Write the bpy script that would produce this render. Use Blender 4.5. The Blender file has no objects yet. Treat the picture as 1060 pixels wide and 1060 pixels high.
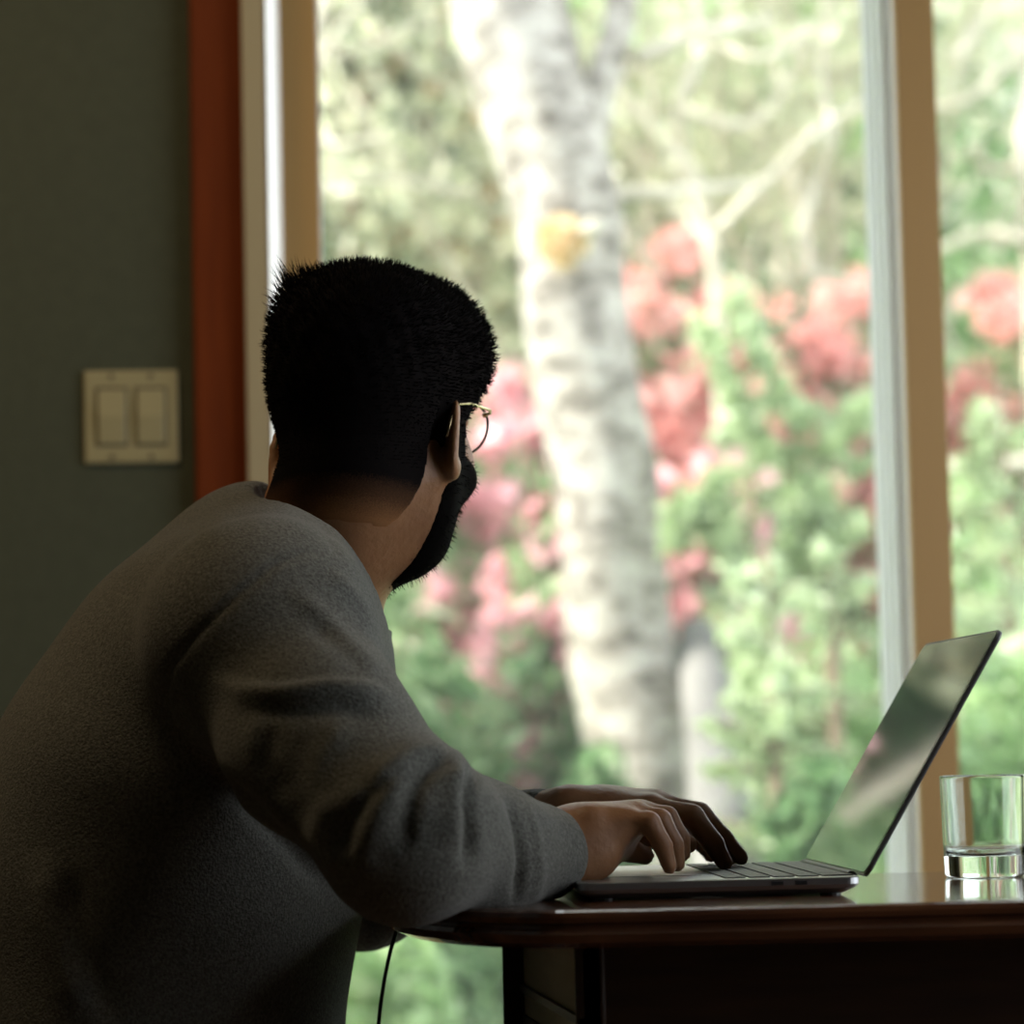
import bpy, bmesh, math, random
import numpy as np
from mathutils import Vector, Matrix

sc = bpy.context.scene
C = sc.collection
rng = np.random.default_rng(7)
random.seed(7)

# ------------------------------------------------------------------ camera
F_PX = 3090.0
CAM_Z = 0.865
cam_d = bpy.data.cameras.new('camera')
cam_d.sensor_width = 36.0
cam_d.lens = 36.0 * F_PX / 1060.0
cam_d.clip_end = 300
cam_d.dof.use_dof = True
cam_d.dof.focus_distance = 2.36
cam_d.dof.aperture_fstop = 4.6
cam = bpy.data.objects.new('camera', cam_d)
C.objects.link(cam)
PITCH = math.atan(245.0 / F_PX)
ROLL = math.radians(-1.29)
CAM_R = Matrix.Rotation(math.pi / 2 + PITCH, 3, 'X') @ Matrix.Rotation(ROLL, 3, 'Z')
cam.matrix_world = Matrix.Translation((0, 0, CAM_Z)) @ CAM_R.to_4x4()
sc.camera = cam
sc.view_settings.view_transform = 'Standard'
sc.view_settings.look = 'None'
sc.view_settings.exposure = 0.2
sc.view_settings.gamma = 1.0
sc.view_settings.use_curve_mapping = False

# ------------------------------------------------------------------ daylight
world = bpy.data.worlds.new('sky')
sc.world = world
world.use_nodes = True
wn = world.node_tree.nodes
wl = world.node_tree.links
wn.clear()
wo = wn.new('ShaderNodeOutputWorld')
wb = wn.new('ShaderNodeBackground')
wb.inputs['Color'].default_value = (0.90, 0.95, 1.0, 1)
wb.inputs['Strength'].default_value = 3.2
wl.new(wb.outputs[0], wo.inputs[0])

def light(name, kind, loc, energy, color, direction=None, **kw):
    d = bpy.data.lights.new(name, kind)
    d.energy = energy
    d.color = color
    for k, v in kw.items():
        setattr(d, k, v)
    o = bpy.data.objects.new(name, d)
    C.objects.link(o)
    o.location = loc
    if direction is not None:
        o.rotation_euler = Vector(direction).to_track_quat('-Z', 'Y').to_euler()
    return o

light('sun', 'SUN', (-8, -4, 12), 10.0, (1.0, 0.93, 0.80), (0.84, 0.10, -0.52), angle=math.radians(1.5))
# warm overhead fill light added above the man, no fixture modelled
light('warm_fill_light', 'AREA', (-0.85, 2.45, 2.40), 8.2, (1.0, 0.74, 0.44), (0.0, 0.15, -1),
      shape='DISK', size=0.5)

# ------------------------------------------------------------------ helpers
def P(px, py, D):
    """point seen at pixel (px, py) of the 1060 frame at world depth y = D"""
    v = CAM_R @ Vector(((px - 530) / F_PX, -(py - 530) / F_PX, -1.0))
    v = v * (D / v.y)
    return Vector((v.x, v.y, v.z + CAM_Z))

_Rinv = np.array(CAM_R.transposed())
def proj(v):
    q = (v - np.array([0, 0, CAM_Z])) @ _Rinv.T
    return 530 + F_PX * q[:, 0] / -q[:, 2], 530 - F_PX * q[:, 1] / -q[:, 2]

def tag(o, label=None, cat=None, group=None, kind=None):
    if label: o['label'] = label
    if cat: o['category'] = cat
    if group: o['group'] = group
    if kind: o['kind'] = kind
    return o

def empty(name, loc=(0, 0, 0), rz=0.0, parent=None):
    o = bpy.data.objects.new(name, None)
    o.empty_display_size = 0.05
    C.objects.link(o)
    o.location = loc
    o.rotation_euler = (0, 0, rz)
    if parent: o.parent = parent
    return o

def mesh_obj(name, verts, faces, mat, parent=None, smooth=False):
    me = bpy.data.meshes.new(name)
    if isinstance(verts, np.ndarray) and isinstance(faces, np.ndarray):
        n, k = faces.shape
        me.vertices.add(len(verts))
        me.vertices.foreach_set('co', verts.astype(np.float32).ravel())
        me.loops.add(n * k)
        me.loops.foreach_set('vertex_index', faces.astype(np.int32).ravel())
        me.polygons.add(n)
        me.polygons.foreach_set('loop_start', np.arange(0, n * k, k, dtype=np.int32))
        me.polygons.foreach_set('loop_total', np.full(n, k, dtype=np.int32))
        me.update(calc_edges=True)
    else:
        me.from_pydata([tuple(v) for v in verts], [], [tuple(f) for f in faces])
    me.validate()
    if len(me.polygons) < 6000:
        b_ = bmesh.new(); b_.from_mesh(me); bmesh.ops.recalc_face_normals(b_, faces=b_.faces); b_.to_mesh(me); b_.free()
    if smooth:
        me.polygons.foreach_set('use_smooth', np.ones(len(me.polygons), dtype=bool))
    if mat: me.materials.append(mat)
    o = bpy.data.objects.new(name, me)
    C.objects.link(o)
    if parent: o.parent = parent
    return o

class MB:
    """collects shapes into ONE mesh"""
    def __init__(self): self.v = []; self.f = []
    def add(self, v, f):
        n = len(self.v)
        self.v += [Vector(p) for p in v]
        self.f += [tuple(i + n for i in q) for q in f]
        return self
    def box(self, x0, x1, y0, y1, z0, z1, M=None, tr=None):
        v = [(x, y, z) for x in (x0, x1) for y in (y0, y1) for z in (z0, z1)]
        v = [Vector(p) for p in v]
        if M is not None: v = [M @ p for p in v]
        if tr is not None: v = [tr(p) for p in v]
        return self.add(v, [(0, 1, 3, 2), (4, 6, 7, 5), (0, 4, 5, 1), (2, 3, 7, 6), (0, 2, 6, 4), (1, 5, 7, 3)])
    def tube(self, pts, rad, n=12, cap=True):
        pts = [Vector(p) for p in pts]
        if not hasattr(rad, '__len__'): rad = [rad] * len(pts)
        v = []; f = []
        up = Vector((0, 0, 1))
        prev = None
        for i, p in enumerate(pts):
            t = (pts[min(i + 1, len(pts) - 1)] - pts[max(i - 1, 0)]).normalized()
            if prev is None:
                a = t.cross(up)
                if a.length < 1e-3: a = t.cross(Vector((1, 0, 0)))
            else:
                a = prev - t * prev.dot(t)
            a.normalize(); prev = a
            b = t.cross(a)
            for k in range(n):
                th = 2 * math.pi * k / n
                v.append(p + (a * math.cos(th) + b * math.sin(th)) * rad[i])
        for i in range(len(pts) - 1):
            for k in range(n):
                k2 = (k + 1) % n
                f.append((i * n + k, i * n + k2, (i + 1) * n + k2, (i + 1) * n + k))
        if cap:
            f.append(tuple(range(n - 1, -1, -1)))
            f.append(tuple((len(pts) - 1) * n + k for k in range(n)))
        return self.add(v, f)
    def lathe(self, prof, n=48, c=(0, 0, 0), closed=False):
        v = []; f = []
        m = len(prof)
        f.append(tuple(range(n))); f.append(tuple((m - 1) * n + k for k in range(n)))
        for r, z in prof:
            for k in range(n):
                th = 2 * math.pi * k / n
                v.append((c[0] + r * math.cos(th), c[1] + r * math.sin(th), c[2] + z))
        for i in range(m if closed else m - 1):
            j = (i + 1) % m
            for k in range(n):
                k2 = (k + 1) % n
                f.append((i * n + k, i * n + k2, j * n + k2, j * n + k))
        return self.add(v, f)
    def prism(self, outline, z0, z1):
        n = len(outline)
        v = [(x, y, z0) for x, y in outline] + [(x, y, z1) for x, y in outline]
        f = [tuple(range(n - 1, -1, -1)), tuple(range(n, 2 * n))]
        f += [(i, (i + 1) % n, (i + 1) % n + n, i + n) for i in range(n)]
        return self.add(v, f)
    def build(self, name, mat, parent=None, smooth=False, bevel=0.0, seg=2, autosmooth=False):
        o = mesh_obj(name, self.v, self.f, mat, parent, smooth)
        if bevel:
            m = o.modifiers.new('bevel', 'BEVEL'); m.width = bevel; m.segments = seg
            m.limit_method = 'ANGLE'; m.angle_limit = math.radians(40)
        return o

# ------------------------------------------------------------------ materials
def newmat(name):
    m = bpy.data.materials.new(name)
    m.use_nodes = True
    nt = m.node_tree
    bs = nt.nodes['Principled BSDF']
    return m, nt, bs

def simple(name, col, rough=0.5, metal=0.0, spec=0.5, coat=0.0):
    m, nt, b = newmat(name)
    b.inputs['Base Color'].default_value = (*col, 1)
    b.inputs['Roughness'].default_value = rough
    b.inputs['Metallic'].default_value = metal
    b.inputs['Specular IOR Level'].default_value = spec
    b.inputs['Coat Weight'].default_value = coat
    return m

def ramp(nt, stops):
    r = nt.nodes.new('ShaderNodeValToRGB')
    e = r.color_ramp.elements
    while len(e) > 1: e.remove(e[-1])
    e[0].position = stops[0][0]; e[0].color = (*stops[0][1], 1)
    for p, c in stops[1:]:
        q = e.new(p); q.color = (*c, 1)
    return r

def noisy(name, stops, scale=5, detail=4, stretch=(1, 1, 1), rough=0.6, bump=0.0, bscale=None, metal=0, coat=0, distort=0.0, spec=0.5, sheen=0.0):
    m, nt, b = newmat(name)
    tc = nt.nodes.new('ShaderNodeTexCoord')
    mp = nt.nodes.new('ShaderNodeMapping')
    mp.inputs['Scale'].default_value = stretch
    nt.links.new(tc.outputs['Object'], mp.inputs[0])
    nz = nt.nodes.new('ShaderNodeTexNoise')
    nz.inputs['Scale'].default_value = scale
    nz.inputs['Detail'].default_value = detail
    nz.inputs['Distortion'].default_value = distort
    nt.links.new(mp.outputs[0], nz.inputs['Vector'])
    r = ramp(nt, stops)
    nt.links.new(nz.outputs[0], r.inputs[0])
    nt.links.new(r.outputs[0], b.inputs['Base Color'])
    b.inputs['Roughness'].default_value = rough
    b.inputs['Metallic'].default_value = metal
    b.inputs['Coat Weight'].default_value = coat
    b.inputs['Specular IOR Level'].default_value = spec
    b.inputs['Sheen Weight'].default_value = sheen
    if bump:
        n2 = nt.nodes.new('ShaderNodeTexNoise')
        n2.inputs['Scale'].default_value = bscale or scale
        n2.inputs['Detail'].default_value = 5
        nt.links.new(mp.outputs[0], n2.inputs['Vector'])
        bp = nt.nodes.new('ShaderNodeBump')
        bp.inputs['Strength'].default_value = bump
        bp.inputs['Distance'].default_value = 0.004
        nt.links.new(n2.outputs[0], bp.inputs['Height'])
        nt.links.new(bp.outputs[0], b.inputs['Normal'])
    return m

def leafmat(name, stops, transl=0.45, rough=0.32, nscale=1.6):
    m = bpy.data.materials.new(name); m.use_nodes = True
    nt = m.node_tree; nt.nodes.clear()
    out = nt.nodes.new('ShaderNodeOutputMaterial')
    geo = nt.nodes.new('ShaderNodeNewGeometry')
    tc = nt.nodes.new('ShaderNodeTexCoord')
    nz = nt.nodes.new('ShaderNodeTexNoise'); nz.inputs['Scale'].default_value = nscale; nz.inputs['Detail'].default_value = 2
    nt.links.new(tc.outputs['Object'], nz.inputs['Vector'])
    ad = nt.nodes.new('ShaderNodeMath'); ad.operation = 'MULTIPLY_ADD'
    ad.inputs[1].default_value = 0.45
    nt.links.new(geo.outputs['Random Per Island'], ad.inputs[0])
    mm = nt.nodes.new('ShaderNodeMath'); mm.operation = 'MULTIPLY_ADD'
    mm.inputs[1].default_value = 1.5; mm.inputs[2].default_value = -0.45
    nt.links.new(nz.outputs[0], mm.inputs[0])
    nt.links.new(mm.outputs[0], ad.inputs[2])
    r = ramp(nt, stops)
    nt.links.new(ad.outputs[0], r.inputs[0])
    d = nt.nodes.new('ShaderNodeBsdfPrincipled')
    d.inputs['Roughness'].default_value = rough
    nt.links.new(r.outputs[0], d.inputs['Base Color'])
    t = nt.nodes.new('ShaderNodeBsdfTranslucent')
    nt.links.new(r.outputs[0], t.inputs['Color'])
    mx = nt.nodes.new('ShaderNodeMixShader'); mx.inputs[0].default_value = transl
    nt.links.new(d.outputs[0], mx.inputs[1]); nt.links.new(t.outputs[0], mx.inputs[2])
    nt.links.new(mx.outputs[0], out.inputs[0])
    return m

M = {}
M['wall'] = noisy('wall_paint', [(0.3, (0.056, 0.064, 0.036)), (0.7, (0.066, 0.075, 0.043))], scale=60, rough=0.8, bump=0.15)
M['ceiling'] = simple('ceiling_paint', (0.16, 0.15, 0.13), 0.9)
M['floor'] = noisy('floor_boards', [(0.3, (0.10, 0.05, 0.025)), (0.7, (0.16, 0.085, 0.04))], scale=4, stretch=(1, 12, 1), rough=0.4)
M['casing'] = noisy('casing_wood', [(0.3, (0.14, 0.027, 0.005)), (0.7, (0.18, 0.036, 0.006))], scale=7, stretch=(14, 14, 1), rough=0.6, spec=0.15)
M['tan'] = simple('tan_frame_paint', (0.47, 0.285, 0.10), 0.5)
M['olive_tan'] = simple('jamb_paint', (0.44, 0.37, 0.22), 0.5)
M['vinyl'] = simple('white_vinyl', (0.84, 0.86, 0.88), 0.35)
M['alu'] = simple('bright_aluminium', (0.80, 0.77, 0.74), 0.28, metal=0.7)
M['plate'] = simple('ivory_plastic', (0.38, 0.335, 0.18), 0.35)
M['plate_gap'] = simple('switch_gap', (0.10, 0.09, 0.05), 0.6)
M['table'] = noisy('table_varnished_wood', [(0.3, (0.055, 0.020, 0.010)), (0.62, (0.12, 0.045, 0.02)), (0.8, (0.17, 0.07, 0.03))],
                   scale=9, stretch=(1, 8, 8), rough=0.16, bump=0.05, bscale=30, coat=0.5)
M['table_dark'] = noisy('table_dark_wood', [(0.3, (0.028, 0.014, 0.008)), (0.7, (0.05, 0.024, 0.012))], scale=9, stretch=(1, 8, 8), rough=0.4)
M['apron_side'] = noisy('apron_lit_wood', [(0.3, (0.52, 0.43, 0.26)), (0.7, (0.62, 0.52, 0.33))], scale=12, stretch=(1, 1, 6), rough=0.5)  # wood paled to stand in for daylight on the side panel
M['chair'] = simple('chair_dark_wood', (0.03, 0.02, 0.014), 0.45)
M['skin'] = noisy('skin', [(0.35, (0.25, 0.115, 0.050)), (0.65, (0.31, 0.15, 0.068))], scale=30, rough=0.5, bump=0.2, bscale=160)
bs = M['skin'].node_tree.nodes['Principled BSDF']
bs.inputs['Subsurface Weight'].default_value = 0.12
bs.inputs['Subsurface Radius'].default_value = (0.012, 0.005, 0.002)
M['hair'] = simple('black_hair', (0.005, 0.0045, 0.004), 0.9, spec=0.03)
def fademat():
    m, nt, b = newmat('clipper_fade')
    a = nt.nodes.new('ShaderNodeAttribute'); a.attribute_name = 'fade'
    tc = nt.nodes.new('ShaderNodeTexCoord'); nz = nt.nodes.new('ShaderNodeTexNoise'); nz.inputs['Scale'].default_value = 900
    nt.links.new(tc.outputs['Object'], nz.inputs['Vector'])
    ad = nt.nodes.new('ShaderNodeMath'); ad.operation = 'MULTIPLY_ADD'; ad.inputs[1].default_value = .5; 
    sb = nt.nodes.new('ShaderNodeMath'); sb.operation = 'SUBTRACT'; sb.inputs[1].default_value = .25
    nt.links.new(nz.outputs[0], ad.inputs[0]); nt.links.new(a.outputs['Fac'], ad.inputs[2]); nt.links.new(ad.outputs[0], sb.inputs[0])
    r = ramp(nt, [(0.0, (0.28, 0.132, 0.058)), (0.45, (0.085, 0.042, 0.022)), (0.95, (0.006, 0.005, 0.005))])
    nt.links.new(sb.outputs[0], r.inputs[0]); nt.links.new(r.outputs[0], b.inputs['Base Color'])
    b.inputs['Roughness'].default_value = .9; b.inputs['Specular IOR Level'].default_value = .03
    return m
M['hair_fade'] = fademat()
M['eye'] = simple('eye_white', (0.75, 0.72, 0.68), 0.2)
M['sweater'] = noisy('heather_grey_fleece', [(0.35, (0.078, 0.078, 0.068)), (0.65, (0.155, 0.155, 0.138))], scale=420, detail=3,
                     rough=0.95, bump=0.35, bscale=500, spec=0.05, sheen=0.12)
M['trousers'] = noisy('dark_denim', [(0.3, (0.012, 0.016, 0.026)), (0.7, (0.025, 0.03, 0.045))], scale=300, rough=0.9)
M['shoe'] = simple('shoe_black', (0.02, 0.02, 0.02), 0.6)
M['sole'] = simple('shoe_sole_white', (0.6, 0.6, 0.58), 0.6)
M['gold'] = simple('thin_gold_metal', (0.75, 0.60, 0.36), 0.25, metal=1)
M['darkrim'] = simple('dark_rim_metal', (0.05, 0.045, 0.04), 0.35, metal=0.6)
M['silver'] = simple('space_grey_aluminium', (0.42, 0.43, 0.44), 0.33, metal=0.9)
M['lid'] = simple('lid_aluminium', (0.10, 0.10, 0.10), 0.4, metal=0.6)
M['key'] = simple('black_key', (0.012, 0.012, 0.013), 0.5)
M['bezel'] = simple('black_bezel', (0.004, 0.004, 0.004), 0.06, spec=0.4)
M['display'] = simple('glossy_display', (0.006, 0.007, 0.006), 0.04, spec=0.4)
M['cable'] = simple('cable_rubber', (0.012, 0.012, 0.012), 0.5)

def glassmat(name, thin=True, veil=0.0):
    m = bpy.data.materials.new(name); m.use_nodes = True
    nt = m.node_tree; nt.nodes.clear()
    out = nt.nodes.new('ShaderNodeOutputMaterial')
    if thin:
        fr = nt.nodes.new('ShaderNodeFresnel')
        ge = nt.nodes.new('ShaderNodeNewGeometry'); io = nt.nodes.new('ShaderNodeMath'); io.operation = 'MULTIPLY_ADD'
        io.inputs[1].default_value = 1 / 1.45 - 1.45; io.inputs[2].default_value = 1.45
        nt.links.new(ge.outputs['Backfacing'], io.inputs[0]); nt.links.new(io.outputs[0], fr.inputs['IOR'])
        t = nt.nodes.new('ShaderNodeBsdfTransparent'); t.inputs[0].default_value = (0.97, 0.985, 0.975, 1)
        g = nt.nodes.new('ShaderNodeBsdfGlossy'); g.inputs['Roughness'].default_value = 0.01
        mx = nt.nodes.new('ShaderNodeMixShader')
        nt.links.new(fr.outputs[0], mx.inputs[0]); nt.links.new(t.outputs[0], mx.inputs[1]); nt.links.new(g.outputs[0], mx.inputs[2])
        tl = nt.nodes.new('ShaderNodeBsdfTranslucent'); tl.inputs[0].default_value = (0.95, 1.0, 0.97, 1)
        m2 = nt.nodes.new('ShaderNodeMixShader'); m2.inputs[0].default_value = veil  # translucent share imitates haze and glare over the garden view
        nt.links.new(mx.outputs[0], m2.inputs[1]); nt.links.new(tl.outputs[0], m2.inputs[2])
        nt.links.new(m2.outputs[0], out.inputs[0])
    else:
        g = nt.nodes.new('ShaderNodeBsdfGlass'); g.inputs['IOR'].default_value = 1.48
        g.inputs['Color'].default_value = (0.97, 0.99, 0.975, 1); g.inputs['Roughness'].default_value = 0.0
        nt.links.new(g.outputs[0], out.inputs[0])
    return m
M['pane'] = glassmat('window_glass', veil=0.02)
M['lens'] = glassmat('spectacle_lens')
M['glass'] = glassmat('tumbler_glass', thin=False)

# birch bark
def birchmat():
    m, nt, b = newmat('birch_bark')
    tc = nt.nodes.new('ShaderNodeTexCoord')
    mp = nt.nodes.new('ShaderNodeMapping'); mp.inputs['Scale'].default_value = (1.0, 1.0, 1.6)
    nt.links.new(tc.outputs['Object'], mp.inputs[0])
    nz = nt.nodes.new('ShaderNodeTexNoise'); nz.inputs['Scale'].default_value = 11; nz.inputs['Detail'].default_value = 5
    nz.inputs['Roughness'].default_value = 0.7
    nt.links.new(mp.outputs[0], nz.inputs['Vector'])
    r = ramp(nt, [(0.38, (0.12, 0.10, 0.085)), (0.48, (0.29, 0.26, 0.23)), (0.57, (0.43, 0.40, 0.36)), (0.75, (0.60, 0.57, 0.52))])
    nt.links.new(nz.outputs[0], r.inputs[0])
    nt.links.new(r.outputs[0], b.inputs['Base Color'])
    b.inputs['Roughness'].default_value = 0.75
    return m
M['birch'] = birchmat()
M['twig'] = noisy('pale_twig_bark', [(0.3, (0.40, 0.36, 0.29)), (0.7, (0.62, 0.57, 0.47))], scale=6, rough=0.8)
M['grey_bark'] = noisy('grey_bark', [(0.3, (0.12, 0.115, 0.11)), (0.7, (0.22, 0.21, 0.205))], scale=7, rough=.9)
M['bark'] = noisy('brown_bark', [(0.3, (0.13, 0.09, 0.06)), (0.7, (0.30, 0.23, 0.17))], scale=8, stretch=(1, 1, .3), rough=0.9)
M['soil'] = noisy('garden_ground', [(0.3, (0.10, 0.15, 0.05)), (0.5, (0.22, 0.30, 0.11)), (0.7, (0.34, 0.30, 0.20))], scale=2.2, detail=6, rough=0.95)
M['rock'] = noisy('lilac_grey_rock', [(0.3, (0.24, 0.24, 0.26)), (0.7, (0.52, 0.51, 0.56))], scale=4, rough=0.8, bump=0.6, bscale=8)
M['leaf_mid'] = leafmat('leaf_mid_green', [(0.0, (0.06, 0.12, 0.055)), (0.4, (0.20, 0.35, 0.16)), (0.8, (0.50, 0.62, 0.38)), (1.0, (0.86, 0.86, 0.66))])
M['leaf_dark'] = leafmat('leaf_dark_green', [(0.0, (0.035, 0.065, 0.04)), (0.4, (0.10, 0.18, 0.10)), (0.8, (0.26, 0.38, 0.22)), (1.0, (0.66, 0.62, 0.44))])
M['leaf_lime'] = leafmat('leaf_lime', [(0.0, (0.17, 0.31, 0.12)), (0.5, (0.50, 0.68, 0.36)), (1.0, (0.92, 0.94, 0.76))], 0.5)
M['leaf_pale'] = leafmat('leaf_pale_cream', [(0.0, (0.28, 0.31, 0.20)), (0.5, (0.64, 0.65, 0.48)), (1.0, (0.93, 0.90, 0.78))], 0.5)
M['leaf_rust'] = leafmat('leaf_rust', [(0.0, (0.16, 0.10, 0.05)), (0.5, (0.40, 0.24, 0.13)), (1.0, (0.66, 0.45, 0.26))], 0.4)
M['needle'] = leafmat('needle_blue_green', [(0.0, (0.22, 0.32, 0.14)), (0.5, (0.54, 0.66, 0.40)), (1.0, (0.84, 0.90, 0.74))], 0.35)
M['pink'] = leafmat('blossom_pink', [(0.0, (0.58, 0.20, 0.19)), (0.5, (0.90, 0.48, 0.45)), (1.0, (0.97, 0.72, 0.66))], 0.4)
M['rose'] = leafmat('blossom_rose', [(0.0, (0.60, 0.24, 0.29)), (0.5, (0.90, 0.52, 0.58)), (1.0, (0.97, 0.74, 0.76))], 0.4)
M['yellow'] = leafmat('leaf_yellow', [(0.0, (0.66, 0.45, 0.20)), (1.0, (0.92, 0.80, 0.55))], 0.4)

# ------------------------------------------------------------------ the room (window wall turned a little away on the right)
T = 0.10
A = math.atan(T)
ca, sa = math.cos(A), math.sin(A)
O0 = Vector((0, 3.626, 0))
def W(p):
    """wall frame: u along the window wall, w outwards, z up"""
    return O0 + Vector((ca * p[0] - sa * p[1], sa * p[0] + ca * p[1], p[2]))
def u_at(px, w=0.0):
    v = CAM_R @ Vector(((px - 530) / F_PX, -(775 - 530) / F_PX, -1.0))
    # solve t*v.xy = O0 + u*c + w*n
    n = Vector((-sa, ca)); d = Vector((v.x, v.y)); o = Vector((O0.x, O0.y))
    t = (o.dot(n) + w) / d.dot(n)
    q = d * t - o
    return q.dot(Vector((ca, sa)))

def struct(o): o['kind'] = 'structure'; return o
def room_box(mb, u0, u1, w0, w1, z0, z1): return mb.box(u0, u1, w0, w1, z0, z1, tr=W)

UL, UR, WB, ZC = -2.3, 1.55, -6.2, 2.45
u_trimL = u_at(206, -0.02); u_trimR = u_at(268, -0.02)
u_open = u_at(271, 0.0)
u_end = 1.30
ZT, ZB = 2.12, 0.06
m = MB()
room_box(m, UL, u_open - .012, 0, .2, 0, ZC)
room_box(m, u_end, UR, 0, .2, 0, ZC)
room_box(m, u_open - .012, u_end, 0, .2, ZT, ZC)
room_box(m, u_open - .012, u_end, 0, .2, -.1, ZB)
struct(m.build('wall_front', M['wall']))
m = MB(); room_box(m, UL - .2, UL, WB, .2, 0, ZC); struct(m.build('wall_left', M['wall']))
m = MB()
WA, WC, Z3, Z4 = -2.75, -.5, .55, 2.1
room_box(m, UR, UR + .2, WB, WA, 0, ZC); room_box(m, UR, UR + .2, WC, .2, 0, ZC)
room_box(m, UR, UR + .2, WA, WC, 0, Z3); room_box(m, UR, UR + .2, WA, WC, Z4, ZC)
struct(m.build('wall_right', M['wall']))
m = MB()
room_box(m, UR, UR + .12, WA, WA + .05, Z3, Z4); room_box(m, UR, UR + .12, WC - .05, WC, Z3, Z4)
room_box(m, UR, UR + .12, WA + .05, WC - .05, Z3, Z3 + .05); room_box(m, UR, UR + .12, WA + .05, WC - .05, Z4 - .05, Z4)
struct(m.build('window_3', M['tan']))
m = MB(); room_box(m, UL - .2, UR + .2, WB - .2, WB, 0, ZC); struct(m.build('wall_back', M['wall']))
m = MB(); room_box(m, UL - .2, UR + .2, WB - .2, .2, -.12, 0); struct(m.build('floor', M['floor']))
m = MB(); room_box(m, UL - .5, UR + .5, WB - .5, .6, ZC, ZC + .2); struct(m.build('ceiling', M['ceiling']))
m = MB(); room_box(m, UL, u_trimL, -.018, 0, 0, .10); struct(m.build('baseboard_front', M['casing'], bevel=.004))
m = MB(); room_box(m, u_trimL, u_trimR, -.024, 0, 0, ZT + .07)
struct(m.build('trim_1', M['casing'], bevel=.006, seg=3))
m = MB(); room_box(m, u_trimR, u_end + .08, -.024, 0, ZT, ZT + .07)
struct(m.build('trim_2', M['casing'], bevel=.006, seg=3))

def ubox(name, mat, parent, u0, u1, w0, w1, z0=ZB, z1=ZT, bev=.002):
    mb = MB(); room_box(mb, u0, u1, w0, w1, z0, z1)
    return mb.build(name, mat, parent, bevel=bev)
# window 1: the wide pane. jamb, splayed bright track, sash stile
us0 = u_at(286, -.042); us1 = u_at(301.5, .0); ut = u_at(343, .035)
uml = u_at(950, 0.0); umr = u_at(992, 0.0)
win1 = struct(ubox('window_1', M['olive_tan'], None, u_open - .012, us0, -.042, .16))
mb = MB()
pts = [(us0, -.042), (us0 + .002, -.044), (us1, -.004), (us1, .060), (us0, .060)]
vv = [W((u, w, z)) for z in (ZB, ZT) for u, w in pts]
n = len(pts)
mb.add(vv, [tuple(range(n)), tuple(range(2 * n - 1, n - 1, -1))] + [(i, i + n, (i + 1) % n + n, (i + 1) % n) for i in range(n)])
mb.build('window_track', M['alu'], win1)
ubox('window_sash', M['tan'], win1, us1, ut - .003, .030, .085)
ubox('glazing_bead', M['vinyl'], win1, ut - .003, ut, .036, .060, bev=.001)
for (z0, z1) in ((ZB, ZB + .06), (ZT - .06, ZT)):
    ubox('window_rail', M['tan'], win1, ut, uml - .002, .036, .085, z0, z1)
ubox('window_pane', M['pane'], win1, ut, uml + .01, .058, .062, ZB + .06, ZT - .06, bev=0)
# the mullion between the panes: tan board towards the room, grooved white vinyl sides
ubox('mullion_board', M['tan'], win1, uml, umr, -.004, .012)
mb = MB()
room_box(mb, uml + .001, umr - .001, .012, .185, ZB, ZT)
mb.build('mullion_post', M['vinyl'], win1)
mb = MB()
for w0 in (.040, .078, .118, .150):
    room_box(mb, uml - .006, uml + .001, w0, w0 + .014, ZB, ZT)
mb.build('mullion_ridge', M['vinyl'], win1, bevel=.002)
win2 = struct(ubox('window_2', M['olive_tan'], None, u_end - .05, u_end, -.004, .16))
for (z0, z1) in ((ZB, ZB + .06), (ZT - .06, ZT)):
    ubox('window_rail', M['tan'], win2, umr, u_end - .05, .036, .085, z0, z1)
ubox('window_pane', M['pane'], win2, umr, u_end - .05, .058, .062, ZB + .06, ZT - .06, bev=0)
# daylight portals
def portal(u0, u1):
    c = W(((u0 + u1) / 2, .25, (ZB + ZT) / 2))
    o = light('window_daylight', 'AREA', c, 1.0, (1, 1, 1), (sa, -ca, 0), shape='RECTANGLE', size=u1 - u0, size_y=ZT - ZB)
    o.rotation_euler = (math.pi / 2, 0, A + math.pi)
    o.data.cycles.is_portal = True
    d = (o.rotation_euler.to_matrix() @ Vector((0, 0, -1)))
    if d.y > 0: o.rotation_euler = (math.pi / 2, 0, A)
    d = (o.rotation_euler.to_matrix() @ Vector((0, 0, -1)))
portal(ut, uml); portal(umr, u_end - .05)
c = W((UR + .22, (WA + WC) / 2, (Z3 + Z4) / 2))
o = light('side_window_daylight', 'AREA', c, 1.0, (1, 1, 1), (-ca, -sa, 0), shape='RECTANGLE', size=Z4 - Z3, size_y=WC - WA)
o.rotation_euler = Vector((-ca, -sa, 0)).to_track_quat('-Z', 'Z').to_euler()
o.data.size, o.data.size_y = WC - WA, Z4 - Z3
o.data.cycles.is_portal = True

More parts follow.
